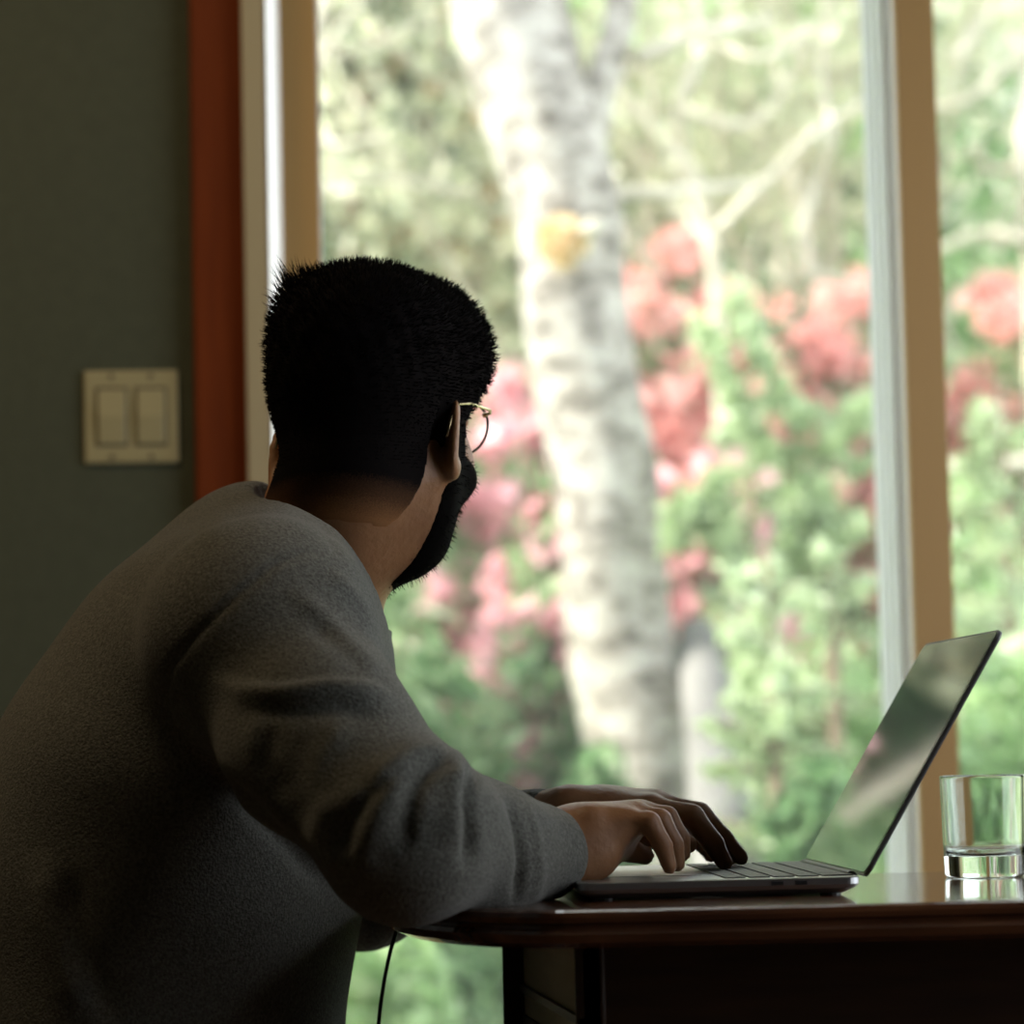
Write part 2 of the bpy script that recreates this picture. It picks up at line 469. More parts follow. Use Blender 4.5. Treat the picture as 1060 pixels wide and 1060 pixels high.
# ------------------------------------------------------------------ light switch
su0, su1 = u_at(91, 0), u_at(189.5, 0)
pc = P(133, 434, 3.6)
sz = pc.z
sw = empty('light_switch', W(((su0 + su1) / 2, 0, sz)), A)
tag(sw, 'ivory double rocker light switch plate on the dark green-grey wall', 'light switch')
hw = (su1 - su0) / 2
mb = MB(); mb.box(-hw, hw, -.007, 0, -hw, hw); mb.build('switch_plate', M['plate'], sw, bevel=.003, seg=3)
for i, cx in enumerate((-.0235, .0235)):
    mb = MB(); mb.box(cx - .0195, cx + .0195, -.0076, -.001, -.036, .036)
    mb.build('switch_gap', M['plate_gap'], sw)
    mb = MB()
    # rocker tipped: bottom pushed in
    v = [(cx - .0165, -.0085, .033), (cx + .0165, -.0085, .033), (cx + .0165, -.0125, 0), (cx - .0165, -.0125, 0),
         (cx - .0165, -.0095, -.033), (cx + .0165, -.0095, -.033)]
    b_ = [(x, -.002, z) for x, y, z in v]
    mb.add(v + b_, [(0, 3, 2, 1), (3, 4, 5, 2), (6, 7, 8, 9), (9, 8, 11, 10), (0, 1, 7, 6), (4, 10, 11, 5), (0, 6, 9, 3), (3, 9, 10, 4), (1, 2, 8, 7), (2, 5, 11, 8)])
    mb.build('rocker', M['plate'], sw, bevel=.0012)
    for cz in (-.049, .049):
        mb = MB(); mb.tube([(cx, -.0085, cz), (cx, -.005, cz)], .0032, 14)
        s_ = mb.build('screw', M['plate_gap'], sw)

# ------------------------------------------------------------------ table
TZ = 0.75
tb = empty('dining_table', (0.35, 2.37, 0), 0.0)
tag(tb, 'dark varnished wooden table with a rounded end carrying the laptop and glass', 'table')
def P2(px, py, D): p = P(px, py, D); return Vector((p.x - 0.35, p.y - 2.37, p.z))
y0, y1 = 2.125 - 2.37, 2.62 - 2.37
xl = P(405, 950, 2.50).x - 0.35
xr = 1.15 - 0.35
def outline(inset=0.0):
    pts = []
    rx, ry = .155, (y1 - y0) / 2 - .0
    cxl = xl + rx
    cy = (y0 + y1) / 2 + .05
    # superelliptic left end: front quarter then rear quarter
    def corner(cx, cy0, rx, ry, a0, a1, n=14):
        r = []
        for i in range(n + 1):
            a = math.radians(a0 + (a1 - a0) * i / n)
            r.append((cx + (rx - inset) * math.cos(a), cy0 + (ry - inset) * math.sin(a)))
        return r
    ryf = cy - y0; ryb = y1 - cy
    pts += corner(cxl, cy, rx, ryf, 180, 270)
    pts += [(x, y0 + inset) for x in np.linspace(cxl + .06, xr - .2, 6)]
    pts += corner(xr - .15, cy, .15, ryf, 270, 360)
    pts += corner(xr - .15, cy, .15, ryb, 0, 90)
    pts += [(x, y1 - inset) for x in np.linspace(xr - .2, cxl + .06, 6)]
    pts += corner(cxl, cy, rx, ryb, 90, 180)[:-1]
    out = []
    for p in pts:
        if not out or (Vector(p) - Vector(out[-1])).length > 1e-4: out.append(p)
    return out
layers = [(.006, TZ), (.0015, TZ - .0015), (0, TZ - .005), (.001, TZ - .009), (.004, TZ - .0105), (.003, TZ - .013), (-.001, TZ - .017),
          (0.002, TZ - .023), (.010, TZ - .027)]
mb = MB()
o0 = outline(layers[0][0]); n = len(o0)
vv = []; ff = []
for ins, z in layers: vv += [(x, y, z) for x, y in outline(ins)]
for i in range(len(layers) - 1):
    for k in range(n):
        k2 = (k + 1) % n
        ff.append((i * n + k, (i + 1) * n + k, (i + 1) * n + k2, i * n + k2))
ff.append(tuple(range(n))); ff.append(tuple((len(layers) - 1) * n + k for k in range(n - 1, -1, -1)))
mb.add(vv, ff)
mb.build('tabletop', M['table'], tb)
zt = TZ - .027
# base: legs and aprons, base box turned with the side receding to the left
bx0 = P(595, 1000, 2.20).x - .35; bxr = .66
fy = 2.20 - 2.37; by = 2.56 - 2.37
skew = P(530, 1000, 2.56).x - .35 - bx0 + .0
LEG = .030
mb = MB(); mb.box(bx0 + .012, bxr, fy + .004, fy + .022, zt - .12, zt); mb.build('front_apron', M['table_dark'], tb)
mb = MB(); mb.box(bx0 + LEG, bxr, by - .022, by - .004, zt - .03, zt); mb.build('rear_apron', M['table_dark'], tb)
def skbox(mb, t0, t1, off0, off1, z0, z1):
    a = Vector((bx0, fy, 0)); b = Vector((bx0 + skew, by, 0))
    p0 = a.lerp(b, t0); p1 = a.lerp(b, t1); nn = Vector((1, 0, 0))
    v = []
    for z in (z0, z1):
        v += [p0 + nn * off0 + Vector((0, 0, z)), p0 + nn * off1 + Vector((0, 0, z)), p1 + nn * off1 + Vector((0, 0, z)), p1 + nn * off0 + Vector((0, 0, z))]
    mb.add(v, [(0, 3, 2, 1), (4, 5, 6, 7), (0, 1, 5, 4), (1, 2, 6, 5), (2, 3, 7, 6), (3, 0, 4, 7)])
mb = MB(); skbox(mb, .0, .92, .006, .018, zt - .055, zt); sa_ = mb.build('side_apron', M['apron_side'], tb)
mb = MB(); skbox(mb, .0, .92, .002, .018, zt - .061, zt - .055); mb.build('apron_bead', M['table_dark'], sa_)
mb = MB(); skbox(mb, .0, .92, .006, .018, zt - .080, zt - .061); mb.build('apron_ledge', M['apron_side'], sa_)
mb = MB(); skbox(mb, .0, .92, .004, .018, zt - .16, zt - .080); mb.build('apron_skirt', M['table_dark'], sa_)
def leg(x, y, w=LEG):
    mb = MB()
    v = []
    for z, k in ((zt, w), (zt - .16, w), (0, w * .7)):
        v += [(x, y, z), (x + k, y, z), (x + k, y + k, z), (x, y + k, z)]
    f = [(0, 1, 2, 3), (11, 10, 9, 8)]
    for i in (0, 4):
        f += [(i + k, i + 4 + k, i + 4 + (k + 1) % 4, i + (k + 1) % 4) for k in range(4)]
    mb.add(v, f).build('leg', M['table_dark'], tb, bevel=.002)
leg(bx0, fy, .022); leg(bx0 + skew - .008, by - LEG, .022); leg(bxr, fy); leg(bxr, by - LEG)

# ------------------------------------------------------------------ laptop
LY = 0.052
hin = P(891, 908, 2.25)
lap = empty('laptop', (hin.x, hin.y, TZ), LY)     # origin: near hinge corner; x: away from the user, y: far side
tag(lap, 'open silver-grey laptop on the table, its glossy screen reflecting the garden', 'laptop')
LW, LD = .304, .212
def rrect(x0, x1, y0, y1, r, n=6):
    pts = []
    for cx, cy, a0 in ((x1 - r, y1 - r, 0), (x0 + r, y1 - r, 90), (x0 + r, y0 + r, 180), (x1 - r, y0 + r, 270)):
        for i in range(n + 1):
            a = math.radians(a0 + 90 * i / n); pts.append((cx + r * math.cos(a), cy + r * math.sin(a)))
    return pts
def slab(mb, layers_, tr=None):
    n = None; v = []; f = []
    for (x0, x1, y0_, y1_, r, z) in layers_:
        o = rrect(x0, x1, y0_, y1_, r); n = len(o)
        v += [Vector((x, y, z)) for x, y in o]
    for i in range(len(layers_) - 1):
        f += [(i * n + k, i * n + (k + 1) % n, (i + 1) * n + (k + 1) % n, (i + 1) * n + k) for k in range(n)]
    f.append(tuple(range(n - 1, -1, -1))); f.append(tuple((len(layers_) - 1) * n + k for k in range(n)))
    if tr: v = [tr @ p for p in v]
    mb.add(v, f)
mb = MB()
slab(mb, [(-LD + .012, -.010, .012, LW - .012, .010, .0015), (-LD + .002, -.003, .002, LW - .002, .010, .0055),
          (-LD, 0, 0, LW, .010, .0085), (-LD, 0, 0, LW, .010, .0132), (-LD + .0008, -.0008, .0008, LW - .0008, .009, .0140)])
lb = mb.build('base', M['silver'], lap)
mb = MB()
for (x, y) in ((-.02, .02), (-.02, LW - .02), (-LD + .02, .02), (-LD + .02, LW - .02)):
    mb = MB(); mb.tube([(x, y, 0), (x, y, .002)], .008, 14); mb.build('rubber_foot', M['cable'], lb)
mb = MB()
for k, py_ in enumerate((.010,)):
    for i in range(2):
        xx = -.045 - i * .018
        mb = MB(); mb.box(xx - .0045, xx + .0045, -.0004, .002, .0088, .0118); mb.build('port', M['key'], lb)
mb = MB()
for r in range(6):
    h = .0075 if r == 5 else .0155
    xk = -.100 + r * .0185 - (0.0 if r < 5 else .003)
    ncol = 14
    for c in range(ncol):
        yk = .015 + c * .0197
        if r == 0 and 4 <= c <= 8:
            if c == 4: mb.box(xk, xk + h, LW - yk - .0197 * 5 + .003, LW - yk, .0140, .0150)
            continue
        mb.box(xk, xk + h, LW - yk - .0165, LW - yk, .0140, .0150)
mb.build('keyboard', M['key'], lap)
mb = MB(); mb.box(-LD + .010, -.110, .085, LW - .085, .0140, .0143); mb.build('trackpad', M['silver'], lap)
mb = MB(); mb.tube([(-.002, .03, .0125), (-.002, LW - .03, .0125)], .0045, 14); mb.build('hinge', M['key'], lap)
# lid, leaning back
TILT = math.radians(59.0)
lid = empty('lid_pivot', (0, 0, 0)) if False else None
Ml = Matrix.Translation((0.001, 0, .0115)) @ Matrix.Rotation(-TILT, 4, 'Y')
mb = MB()
slab(mb, [(.004, LD + .004, .0005, LW - .0005, .009, -.0034), (.0038, LD + .0042, 0, LW, .009, -.0022), (.004, LD + .004, 0, LW, .009, 0)], Ml)
ld = mb.build('lid', M['lid'], lap)
mb = MB()
slab(mb, [(.006, LD + .002, .002, LW - .002, .008, 0), (.006, LD + .002, .002, LW - .002, .008, .0006)], Ml)
mb.build('bezel', M['bezel'], ld)
mb = MB()
slab(mb, [(.016, LD - .004, .006, LW - .006, .003, .0006), (.016, LD - .004, .006, LW - .006, .003, .0008)], Ml)
mb.build('display', M['display'], ld)

# ------------------------------------------------------------------ tumbler
tc_ = P(1016, 905, 2.52)
tum = MB()
r0, r1, H = .0325, .0352, .084
prof = [(r0 - .012, .002), (r0 - .004, .002), (r0 - .001, 0), (r0 + .0005, .0015), (r0 + .0006, .003), (r0 + .001, .016), (r0 + .0012, .024), (r1 - .0001, H - .003), (r1, H - .0015), (r1 - .0003, H - .0005), (r1 - .0009, H), (r1 - .0015, H - .0005),
        (r1 - .0018, H - .0015), (r1 - .0019, H - .003), (r0 - .0008, .030), (r0 - .0010, .024), (r0 - .0020, .0205), (r0 - .005, .0180), (r0 - .008, .0174), (r0 - .012, .0172)]
tum.lathe(prof, 96, (0, 0, 0))
g = tum.build('glass_tumbler', M['glass'], None, smooth=True)
g.location = (tc_.x, 2.50, TZ + .0003)
tag(g, 'clear empty thick-based drinking glass standing behind the laptop screen', 'drinking glass')

# ------------------------------------------------------------------ cable
mb = MB()
lw = Matrix.Translation(lap.location) @ Matrix.Rotation(LY, 4, 'Z')
pa = lw @ Vector((-.020, LW + .002, .009))
pts = [pa, pa + Vector((-.01, .02, 0)), Vector((pa.x - .12, 2.582, TZ + .0035)), Vector((.0, 2.575, TZ + .0035)), Vector((-.075, 2.555, TZ + .0035)), P(418, 949, 2.52),
       P(411, 962, 2.52), P(404, 985, 2.515), P(397, 1020, 2.51), P(392, 1060, 2.51)]
pts[5].z = TZ - .002
e = P(388, 1130, 2.51); pts += [e, Vector((e.x - .02, 2.51, .35)), Vector((e.x - .02, 2.53, .1)), Vector((e.x + .03, 2.6, .006)), Vector((e.x + .25, 2.9, .006))]
def smooth_path(p, n=8):
    out = []
    q = [p[0]] + p + [p[-1]]
    for i in range(1, len(q) - 2):
        for k in range(n):
            t = k / n
            a, b, c, d = q[i - 1], q[i], q[i + 1], q[i + 2]
            out.append(.5 * ((2 * b) + (c - a) * t + (2 * a - 5 * b + 4 * c - d) * t * t + (3 * b - a - 3 * c + d) * t ** 3))
    out.append(p[-1]); return out
mb.tube(smooth_path([Vector(p) for p in pts]), .0017, 8)
cb = mb.build('charging_cable', M['cable'], None, smooth=True)
tag(cb, 'thin black cable hanging off the rounded table end beside the grey sweater', 'cable')

# ------------------------------------------------------------------ chair
chx = -.29
ch = empty('dining_chair', (chx, 2.49, 0), 0)
tag(ch, 'dark wooden dining chair the man in the grey sweater sits on', 'chair')
mb = MB(); mb.box(-.22, .22, -.22, .22, .425, .455); mb.build('seat', M['chair'], ch, bevel=.01, seg=3)
for sx in (-1, 1):
    for sy in (-1, 1):
        mb = MB(); mb.tube([(sx * .19, sy * .19, .43), (sx * .205, sy * .205, 0)], [.018, .014], 10)
        mb.build('leg', M['chair'], ch, smooth=True)
for sy in (-1, 1):
    mb = MB(); mb.tube([(-.195, sy * .185, .44), (-.180, sy * .19, .60), (-.205, sy * .19, .78)], [.016, .015, .012], 10)
    mb.build('back_post', M['chair'], ch, smooth=True)
for z in (.58, .74):
    mb = MB(); mb.box(-.212, -.192, -.18, .18, z - .025, z + .025); mb.build('back_rail', M['chair'], ch, bevel=.004)

# ------------------------------------------------------------------ SDF modelling
def cap(p, a, b, r1, r2):
    a = np.array(a, dtype=np.float32); b = np.array(b, dtype=np.float32)
    ab = b - a; L = float(ab @ ab)
    t = np.clip(((p - a) @ ab) / max(L, 1e-9), 0, 1)
    return np.linalg.norm(p - a - t[:, None] * ab, axis=1) - (r1 + (r2 - r1) * t)
def ell(p, c, r, R=None):
    q = p - np.array(c, dtype=np.float32)
    if R is not None: q = q @ np.array(R, dtype=np.float32)     # columns = local axes
    r = np.array(r, dtype=np.float32)
    k0 = np.linalg.norm(q / r, axis=1); k1 = np.linalg.norm(q / (r * r), axis=1)
    return k0 * (k0 - 1) / np.maximum(k1, 1e-6)
def smin(a, b, k):
    h = np.maximum(k - np.abs(a - b), 0) / k
    return np.minimum(a, b) - h * h * k * .25
def smax(a, b, k): return -smin(-a, -b, k)

def surface(fn, lo, hi, h, pad=0.02):
    """sparse sampling of a distance field and a quad surface (surface nets)"""
    lo = np.array(lo, float); hi = np.array(hi, float)
    B = 8
    nb = np.ceil((hi - lo) / (h * B)).astype(int)
    n = nb * B
    cc = [lo[i] + (np.arange(nb[i]) + .5) * B * h - h * .5 for i in range(3)]
    G = np.stack(np.meshgrid(*cc, indexing='ij'), -1).reshape(-1, 3).astype(np.float32)
    d = fn(G)
    near = np.abs(d) < B * h * .87 + pad
    vol = np.repeat(np.repeat(np.repeat(np.where(d < 0, -1, 1).astype(np.float32).reshape(nb), B, 0), B, 1), B, 2)
    bi = np.argwhere(near.reshape(nb))
    off = np.stack(np.meshgrid(*[np.arange(B)] * 3, indexing='ij'), -1).reshape(-1, 3)
    CH = 600
    for s in range(0, len(bi), CH):
        idx = (bi[s:s + CH, None, :] * B + off[None]).reshape(-1, 3)
        pts = (lo + idx * h).astype(np.float32)
        vol[idx[:, 0], idx[:, 1], idx[:, 2]] = fn(pts)
    ins = vol < 0
    c = ins[:-1, :-1, :-1].astype(np.int8)
    tot = np.zeros(c.shape, np.int8)
    for a in (0, 1):
        for b in (0, 1):
            for e in (0, 1):
                tot += ins[a:n[0] - 1 + a, b:n[1] - 1 + b, e:n[2] - 1 + e]
    act = (tot > 0) & (tot < 8)
    ai = np.argwhere(act)
    vid = np.full(act.shape, -1, np.int32); vid[act] = np.arange(len(ai))
    acc = np.zeros((len(ai), 3)); cnt = np.zeros(len(ai))
    cor = [(a, b, e) for a in (0, 1) for b in (0, 1) for e in (0, 1)]
    for i, A_ in enumerate(cor):
        for B_ in cor[i + 1:]:
            if sum(abs(A_[k] - B_[k]) for k in range(3)) != 1: continue
            v0 = vol[ai[:, 0] + A_[0], ai[:, 1] + A_[1], ai[:, 2] + A_[2]]
            v1 = vol[ai[:, 0] + B_[0], ai[:, 1] + B_[1], ai[:, 2] + B_[2]]
            mk = (v0 < 0) != (v1 < 0)
            t = np.where(mk, v0 / np.where(mk, v0 - v1, 1), 0)
            pt = np.array(A_)[None] + t[:, None] * (np.array(B_) - np.array(A_))[None]
            acc += np.where(mk[:, None], pt, 0); cnt += mk
    verts = lo + (ai + acc / cnt[:, None]) * h
    quads = []
    for ax in range(3):
        o1, o2 = [(1, 2), (2, 0), (0, 1)][ax]
        sl0 = [slice(None)] * 3; sl1 = [slice(None)] * 3
        sl0[ax] = slice(0, -1); sl1[ax] = slice(1, None)
        dif = ins[tuple(sl0)] != ins[tuple(sl1)]
        e = np.argwhere(dif)
        e = e[(e[:, o1] > 0) & (e[:, o2] > 0) & (e[:, o1] < n[o1] - 1) & (e[:, o2] < n[o2] - 1)]
        def g_(d1, d2):
            q = e.copy(); q[:, o1] -= d1; q[:, o2] -= d2
            return vid[q[:, 0], q[:, 1], q[:, 2]]
        Q = np.stack([g_(1, 1), g_(0, 1), g_(0, 0), g_(1, 0)], 1)
        flip = ~ins[e[:, 0], e[:, 1], e[:, 2]]
        Q[flip] = Q[flip][:, ::-1]
        quads.append(Q)
    Q = np.concatenate(quads); Q = Q[(Q >= 0).all(1)]
    return verts, Q

def vnormals(v, q):
    fn_ = np.cross(v[q[:, 2]] - v[q[:, 0]], v[q[:, 3]] - v[q[:, 1]])
    nn = np.zeros_like(v)
    for k in range(4): np.add.at(nn, q[:, k], fn_)
    return nn / np.maximum(np.linalg.norm(nn, axis=1)[:, None], 1e-12)

def relax(v, q, it=2, lam=.5):
    for _ in range(it):
        s = np.zeros_like(v); c = np.zeros(len(v))
        for k in range(4):
            for j in (1, 3):
                np.add.at(s, q[:, k], v[q[:, (k + j) % 4]]); np.add.at(c, q[:, k], 1)
        v = v + lam * (s / np.maximum(c, 1)[:, None] - v)
    return v

# ------------------------------------------------------------------ the person
HO = np.array(P(383, 456, 2.45)); ALPHA = math.radians(25)
hx = np.array([math.cos(ALPHA), -math.sin(ALPHA), 0]); hy0 = np.array([math.sin(ALPHA), math.cos(ALPHA), 0]); up0 = np.array([0, 0, 1.0])
NOD = math.radians(9)
hy = hy0 * math.cos(NOD) - up0 * math.sin(NOD); hz = up0 * math.cos(NOD) + hy0 * math.sin(NOD)
HR = np.stack([hx, hy, hz], 1).astype(np.float32)
def H(x, y, z): return HO + hx * x + hy * y + hz * z
def tohead(p): return (p - HO.astype(np.float32)) @ HR

def head_sdf(p, ears=True):
    q = tohead(p)
    def E(c, r, R=None): return ell(q, c, r, R)
    d = E((0, -.008, .048), (.0700, .088, .084))
    d = smin(d, E((0, .036, -.002), (.060, .056, .082)), .03)
    d = smin(d, E((0, .020, -.054), (.043, .040, .038)), .03)
    d = smin(d, cap(q, (-.009, .040, -.084), (.009, .040, -.084), .015, .015), .03)
    for s in (-1, 1):
        d = smin(d, E((s * .038, .058, -.012), (.026, .03, .026)), .02)
        d = smin(d, cap(q, (s * .056, .005, -.030), (s * .030, .04, -.076), .012, .012), .035)
        d = smax(d, -E((s * .032, .106, .016), (.018, .017, .013)), .012)
        d = smin(d, E((s * .032, .083, .015), (.0125, .0125, .0125)), .003)
        d = smin(d, cap(q, (s * .015, .096, .034), (s * .045, .082, .034), .007, .005), .012)
        d = smin(d, E((s * .011, .108, -.028), (.008, .010, .007)), .008)
    d = smin(d, cap(q, (0, .095, .018), (0, .114, -.022), .007, .010), .012)
    d = smin(d, E((0, .098, -.049), (.022, .012, .006)), .006)
    d = smin(d, E((0, .096, -.060), (.020, .012, .007)), .006)
    if ears:
        for s in (-1, 1):
            a = math.radians(28)
            # ear plate: normal mostly sideways, rear edge swung out
            nx = np.array([s * math.cos(a), math.sin(a) * 1.0, 0]); ty = np.array([-s * math.sin(a), math.cos(a), .0])
            tz = np.array([0, 0, 1.0])
            tt = math.radians(-14)
            ty2 = ty * math.cos(tt) + tz * math.sin(tt); tz2 = tz * math.cos(tt) - ty * math.sin(tt)
            R = np.stack([nx, ty2, tz2], 1)
            c = (s * .0775, .000, -.001)
            e = E(c, (.0055, .017, .033), R)
            e = smin(e, E((s * .076, .004, -.027), (.006, .009, .011), R), .008)
            cc = np.array(c) + nx * .006 + ty2 * .002
            e = smax(e, -E(cc, (.006, .010, .020), R), .004)
            d = smin(d, e, .008)
    return d

neck_b = np.array(P(322, 610, 2.49))
def body_neck(p, grow=0.0):
    return cap(p, H(0, -.030, -.035), neck_b, .053 + grow, .062 + grow)

RS = P(272, 655, 2.29); RE = P(418, 862, 2.160); RW = P(575, 878, 2.300)
LS = P(284, 672, 2.66); LE = P(378, 912, 2.64); LW_ = P(590, 845, 2.44)

def hand_sdf(p, spec):
    d = None
    for (a, b, r1, r2, k) in spec['palm']:
        e = cap(p, a, b, r1, r2)
        d = e if d is None else smin(d, e, k)
    for chain in spec['fingers']:
        f = None
        for (a, b, r1, r2) in chain:
            e = cap(p, a, b, r1, r2)
            f = e if f is None else smin(f, e, .003)
        d = smin(d, f, .006)
    return d

# right hand (nearer): seen from the little-finger side, fingers curled on the keys
def chain(pts, rad): return [(pts[i], pts[i + 1], rad[i], rad[i + 1]) for i in range(len(pts) - 1)]
rh = {'palm': [
    (P(575, 878, 2.300), P(600, 872, 2.305), .027, .025, .02),
    (P(600, 872, 2.305), P(640, 856, 2.300), .024, .015, .02),
    (P(600, 872, 2.320), P(655, 846, 2.320), .024, .013, .02),
    (P(604, 870, 2.335), P(662, 845, 2.345), .022, .012, .02),
    (P(606, 872, 2.345), P(664, 846, 2.370), .020, .0115, .02),
    (P(598, 890, 2.295), P(618, 888, 2.300), .014, .013, .015),
    (P(611, 844, 2.292), P(613, 844, 2.295), .006, .006, .012),
    (P(608, 884, 2.340), P(636, 876, 2.368), .016, .012, .02)],
    'fingers': [
    chain([P(648, 851, 2.298), P(672, 851, 2.292), P(686, 875, 2.290), P(693, 897, 2.292)], [.0095, .0085, .0075, .0062]),
    chain([P(657, 846, 2.320), P(683, 849, 2.318), P(697, 874, 2.316), P(701, 894, 2.318)], [.0100, .0090, .0080, .0066]),
    chain([P(662, 843, 2.345), P(690, 846, 2.345), P(704, 868, 2.345), P(707, 884, 2.345)], [.0100, .0090, .0078, .0064]),
    chain([P(664, 845, 2.370), P(684, 852, 2.374), P(688, 872, 2.376), P(690, 886, 2.376)], [.0095, .0088, .0075, .0062]),
    chain([P(632, 876, 2.368), P(652, 880, 2.385), P(668, 886, 2.392)], [.0115, .0095, .0075])]}
# left hand (farther, higher)
lh = {'palm': [
    (P(590, 846, 2.440), P(622, 846, 2.450), .022, .021, .02),
    (P(622, 846, 2.435), P(672, 838, 2.425), .018, .0125, .02),
    (P(622, 846, 2.450), P(678, 834, 2.450), .019, .0130, .02),
    (P(622, 846, 2.465), P(680, 834, 2.474), .018, .0130, .02),
    (P(622, 850, 2.478), P(676, 842, 2.497), .017, .0120, .02),
    (P(625, 852, 2.432), P(655, 862, 2.420), .016, .012, .02)],
    'fingers': [
    chain([P(672, 838, 2.423), P(716, 845, 2.420), P(738, 873, 2.420), P(750, 893, 2.422)], [.0112, .0100, .0088, .0070]),
    chain([P(678, 834, 2.450), P(724, 843, 2.450), P(748, 868, 2.450), P(767, 888, 2.450)], [.0112, .0100, .0086, .0068]),
    chain([P(680, 835, 2.474), P(722, 846, 2.478), P(745, 870, 2.478), P(758, 888, 2.478)], [.0108, .0095, .0084, .0066]),
    chain([P(676, 842, 2.497), P(708, 853, 2.502), P(726, 872, 2.504), P(736, 886, 2.504)], [.0100, .0085, .0075, .0062]),
    chain([P(655, 862, 2.420), P(684, 866, 2.402), P(712, 874, 2.398)], [.0125, .0105, .0080])]}

PEL = np.array([-.32, 2.49, .585]); CH_ = np.array(P(222, 770, 2.49))
HIPS = {-1: np.array([-.27, 2.39, .545]), 1: np.array([-.27, 2.59, .545])}
KNE = {-1: np.array([.12, 2.40, .535]), 1: np.array([.12, 2.55, .535])}
ANK = {-1: np.array([.02, 2.38, .10]), 1: np.array([.05, 2.57, .10])}
lean = math.radians(24)
TX = np.array([math.cos(lean), 0, -math.sin(lean)]); TZv = np.array([math.sin(lean), 0, math.cos(lean)])
TR = np.stack([TX, [0, 1, 0], TZv], 1)

def body_sdf(p):
    d = head_sdf(p)
    d = smin(d, body_neck(p), .03)
    e = ell(p, PEL, (.12, .165, .12))
    e = smin(e, ell(p, CH_ - TZv * .02, (.10, .15, .21), TR), .08)
    e = smin(e, cap(p, neck_b + np.array([-.02, 0, -.04]), CH_, .06, .08), .05)
    e = smin(e, cap(p, RS + Vector((0, .03, 0)), LS - Vector((0, .03, 0)), .045, .045), .05)
    for S, E_, W_ in ((RS, RE, RW), (LS, LE, LW_)):
        e = smin(e, cap(p, S, E_, .046, .038), .02)
        e = smin(e, cap(p, E_, W_, .038, .026), .01)
    for s in (-1, 1):
        e = smin(e, cap(p, HIPS[s], KNE[s], .07, .05), .03)
        e = smin(e, cap(p, KNE[s], ANK[s], .05, .032), .01)
        e = smin(e, cap(p, ANK[s] + np.array([0, 0, -.04]), ANK[s] + np.array([.13, 0, -.065]), .034, .026), .02)
    d = smin(d, e, .02)
    d = smin(d, hand_sdf(p, rh), .006)
    d = smin(d, hand_sdf(p, lh), .006)
    return d

person = empty('person', (-.27, 2.49, 0))
tag(person, 'seated bearded person in grey sweater typing and looking out of the window', 'person')
OFF = np.array([-.27, 2.49, 0])
v, q = surface(body_sdf, (-.52, 2.05, 0.0), (.24, 2.80, 1.29), .0032)
v = relax(v, q, 1, .4)
mesh_obj('body', v - OFF, q, M['skin'], person, True)

# sweater
def torso_field(p):
    d = ell(p, P(148, 1095, 2.49), (.165, .205, .22))
    d = smin(d, ell(p, P(192, 835, 2.49), (.166, .205, .22), TR), .08)
    d = smin(d, ell(p, P(236, 678, 2.49), (.102, .18, .115), TR), .05)
    d = smin(d, cap(p, P(262, 575, 2.49), P(300, 590, 2.49), .058, .062), .05)
    d = smin(d, cap(p, RS, LS, .080, .080), .06)
    d = smin(d, cap(p, P(292, 590, 2.42), RS, .055, .065), .05)
    d = smin(d, cap(p, P(300, 590, 2.56), LS, .050, .060), .05)
    return d
def sweater_sdf(p):
    d = torso_field(p)
    a = cap(p, RS, P(330, 768, 2.215), .074, .067)
    a = smin(a, cap(p, P(330, 768, 2.215), RE, .067, .064), .03)
    a = smin(a, cap(p, RE, P(500, 876, 2.225), .062, .047), .02)
    a = smin(a, cap(p, P(500, 876, 2.225), P(562, 884, 2.288), .047, .0375), .02)
    d = smin(d, a, .03)
    a = cap(p, LS, LE, .068, .056)
    a = smin(a, cap(p, LE, P(560, 856, 2.465), .056, .034), .02)
    d = smin(d, a, .03)
    # collar opening: follow the neck, open above a slanted plane
    nk = body_neck(p, .012)
    n1 = np.array([.72, -.02, .69]); n1 = n1 / np.linalg.norm(n1)
    pl = (p - np.array(P(330, 580, 2.45), dtype=np.float32)) @ n1.astype(np.float32)
    cut = np.maximum(nk - .004, -(pl + .03))
    d = smax(d, -cut, .006)
    # collar ring
    d = smin(d, np.maximum(np.abs(body_neck(p, .010)) - .004, np.abs(pl + .014) - .014), .006)
    # hand openings and the hem
    for w0, w1 in ((P(562, 884, 2.288), P(600, 886, 2.33)), (P(560, 856, 2.465), P(600, 852, 2.45))):
        ax = (w1 - w0).normalized()
        t = (p - np.array(w0, dtype=np.float32)) @ np.array(ax, dtype=np.float32)
        hole = np.maximum(cap(p, w0 - ax * .01, w1 + ax * .05, .029, .03), -(t + .004))
        d = smax(d, -hole, .004)
        rad = np.linalg.norm(p - np.array(w0, dtype=np.float32), axis=1)
        d = np.where(rad < .12, np.maximum(d, t - .024), d)
    d = np.maximum(d, .50 - p[:, 2])
    return d

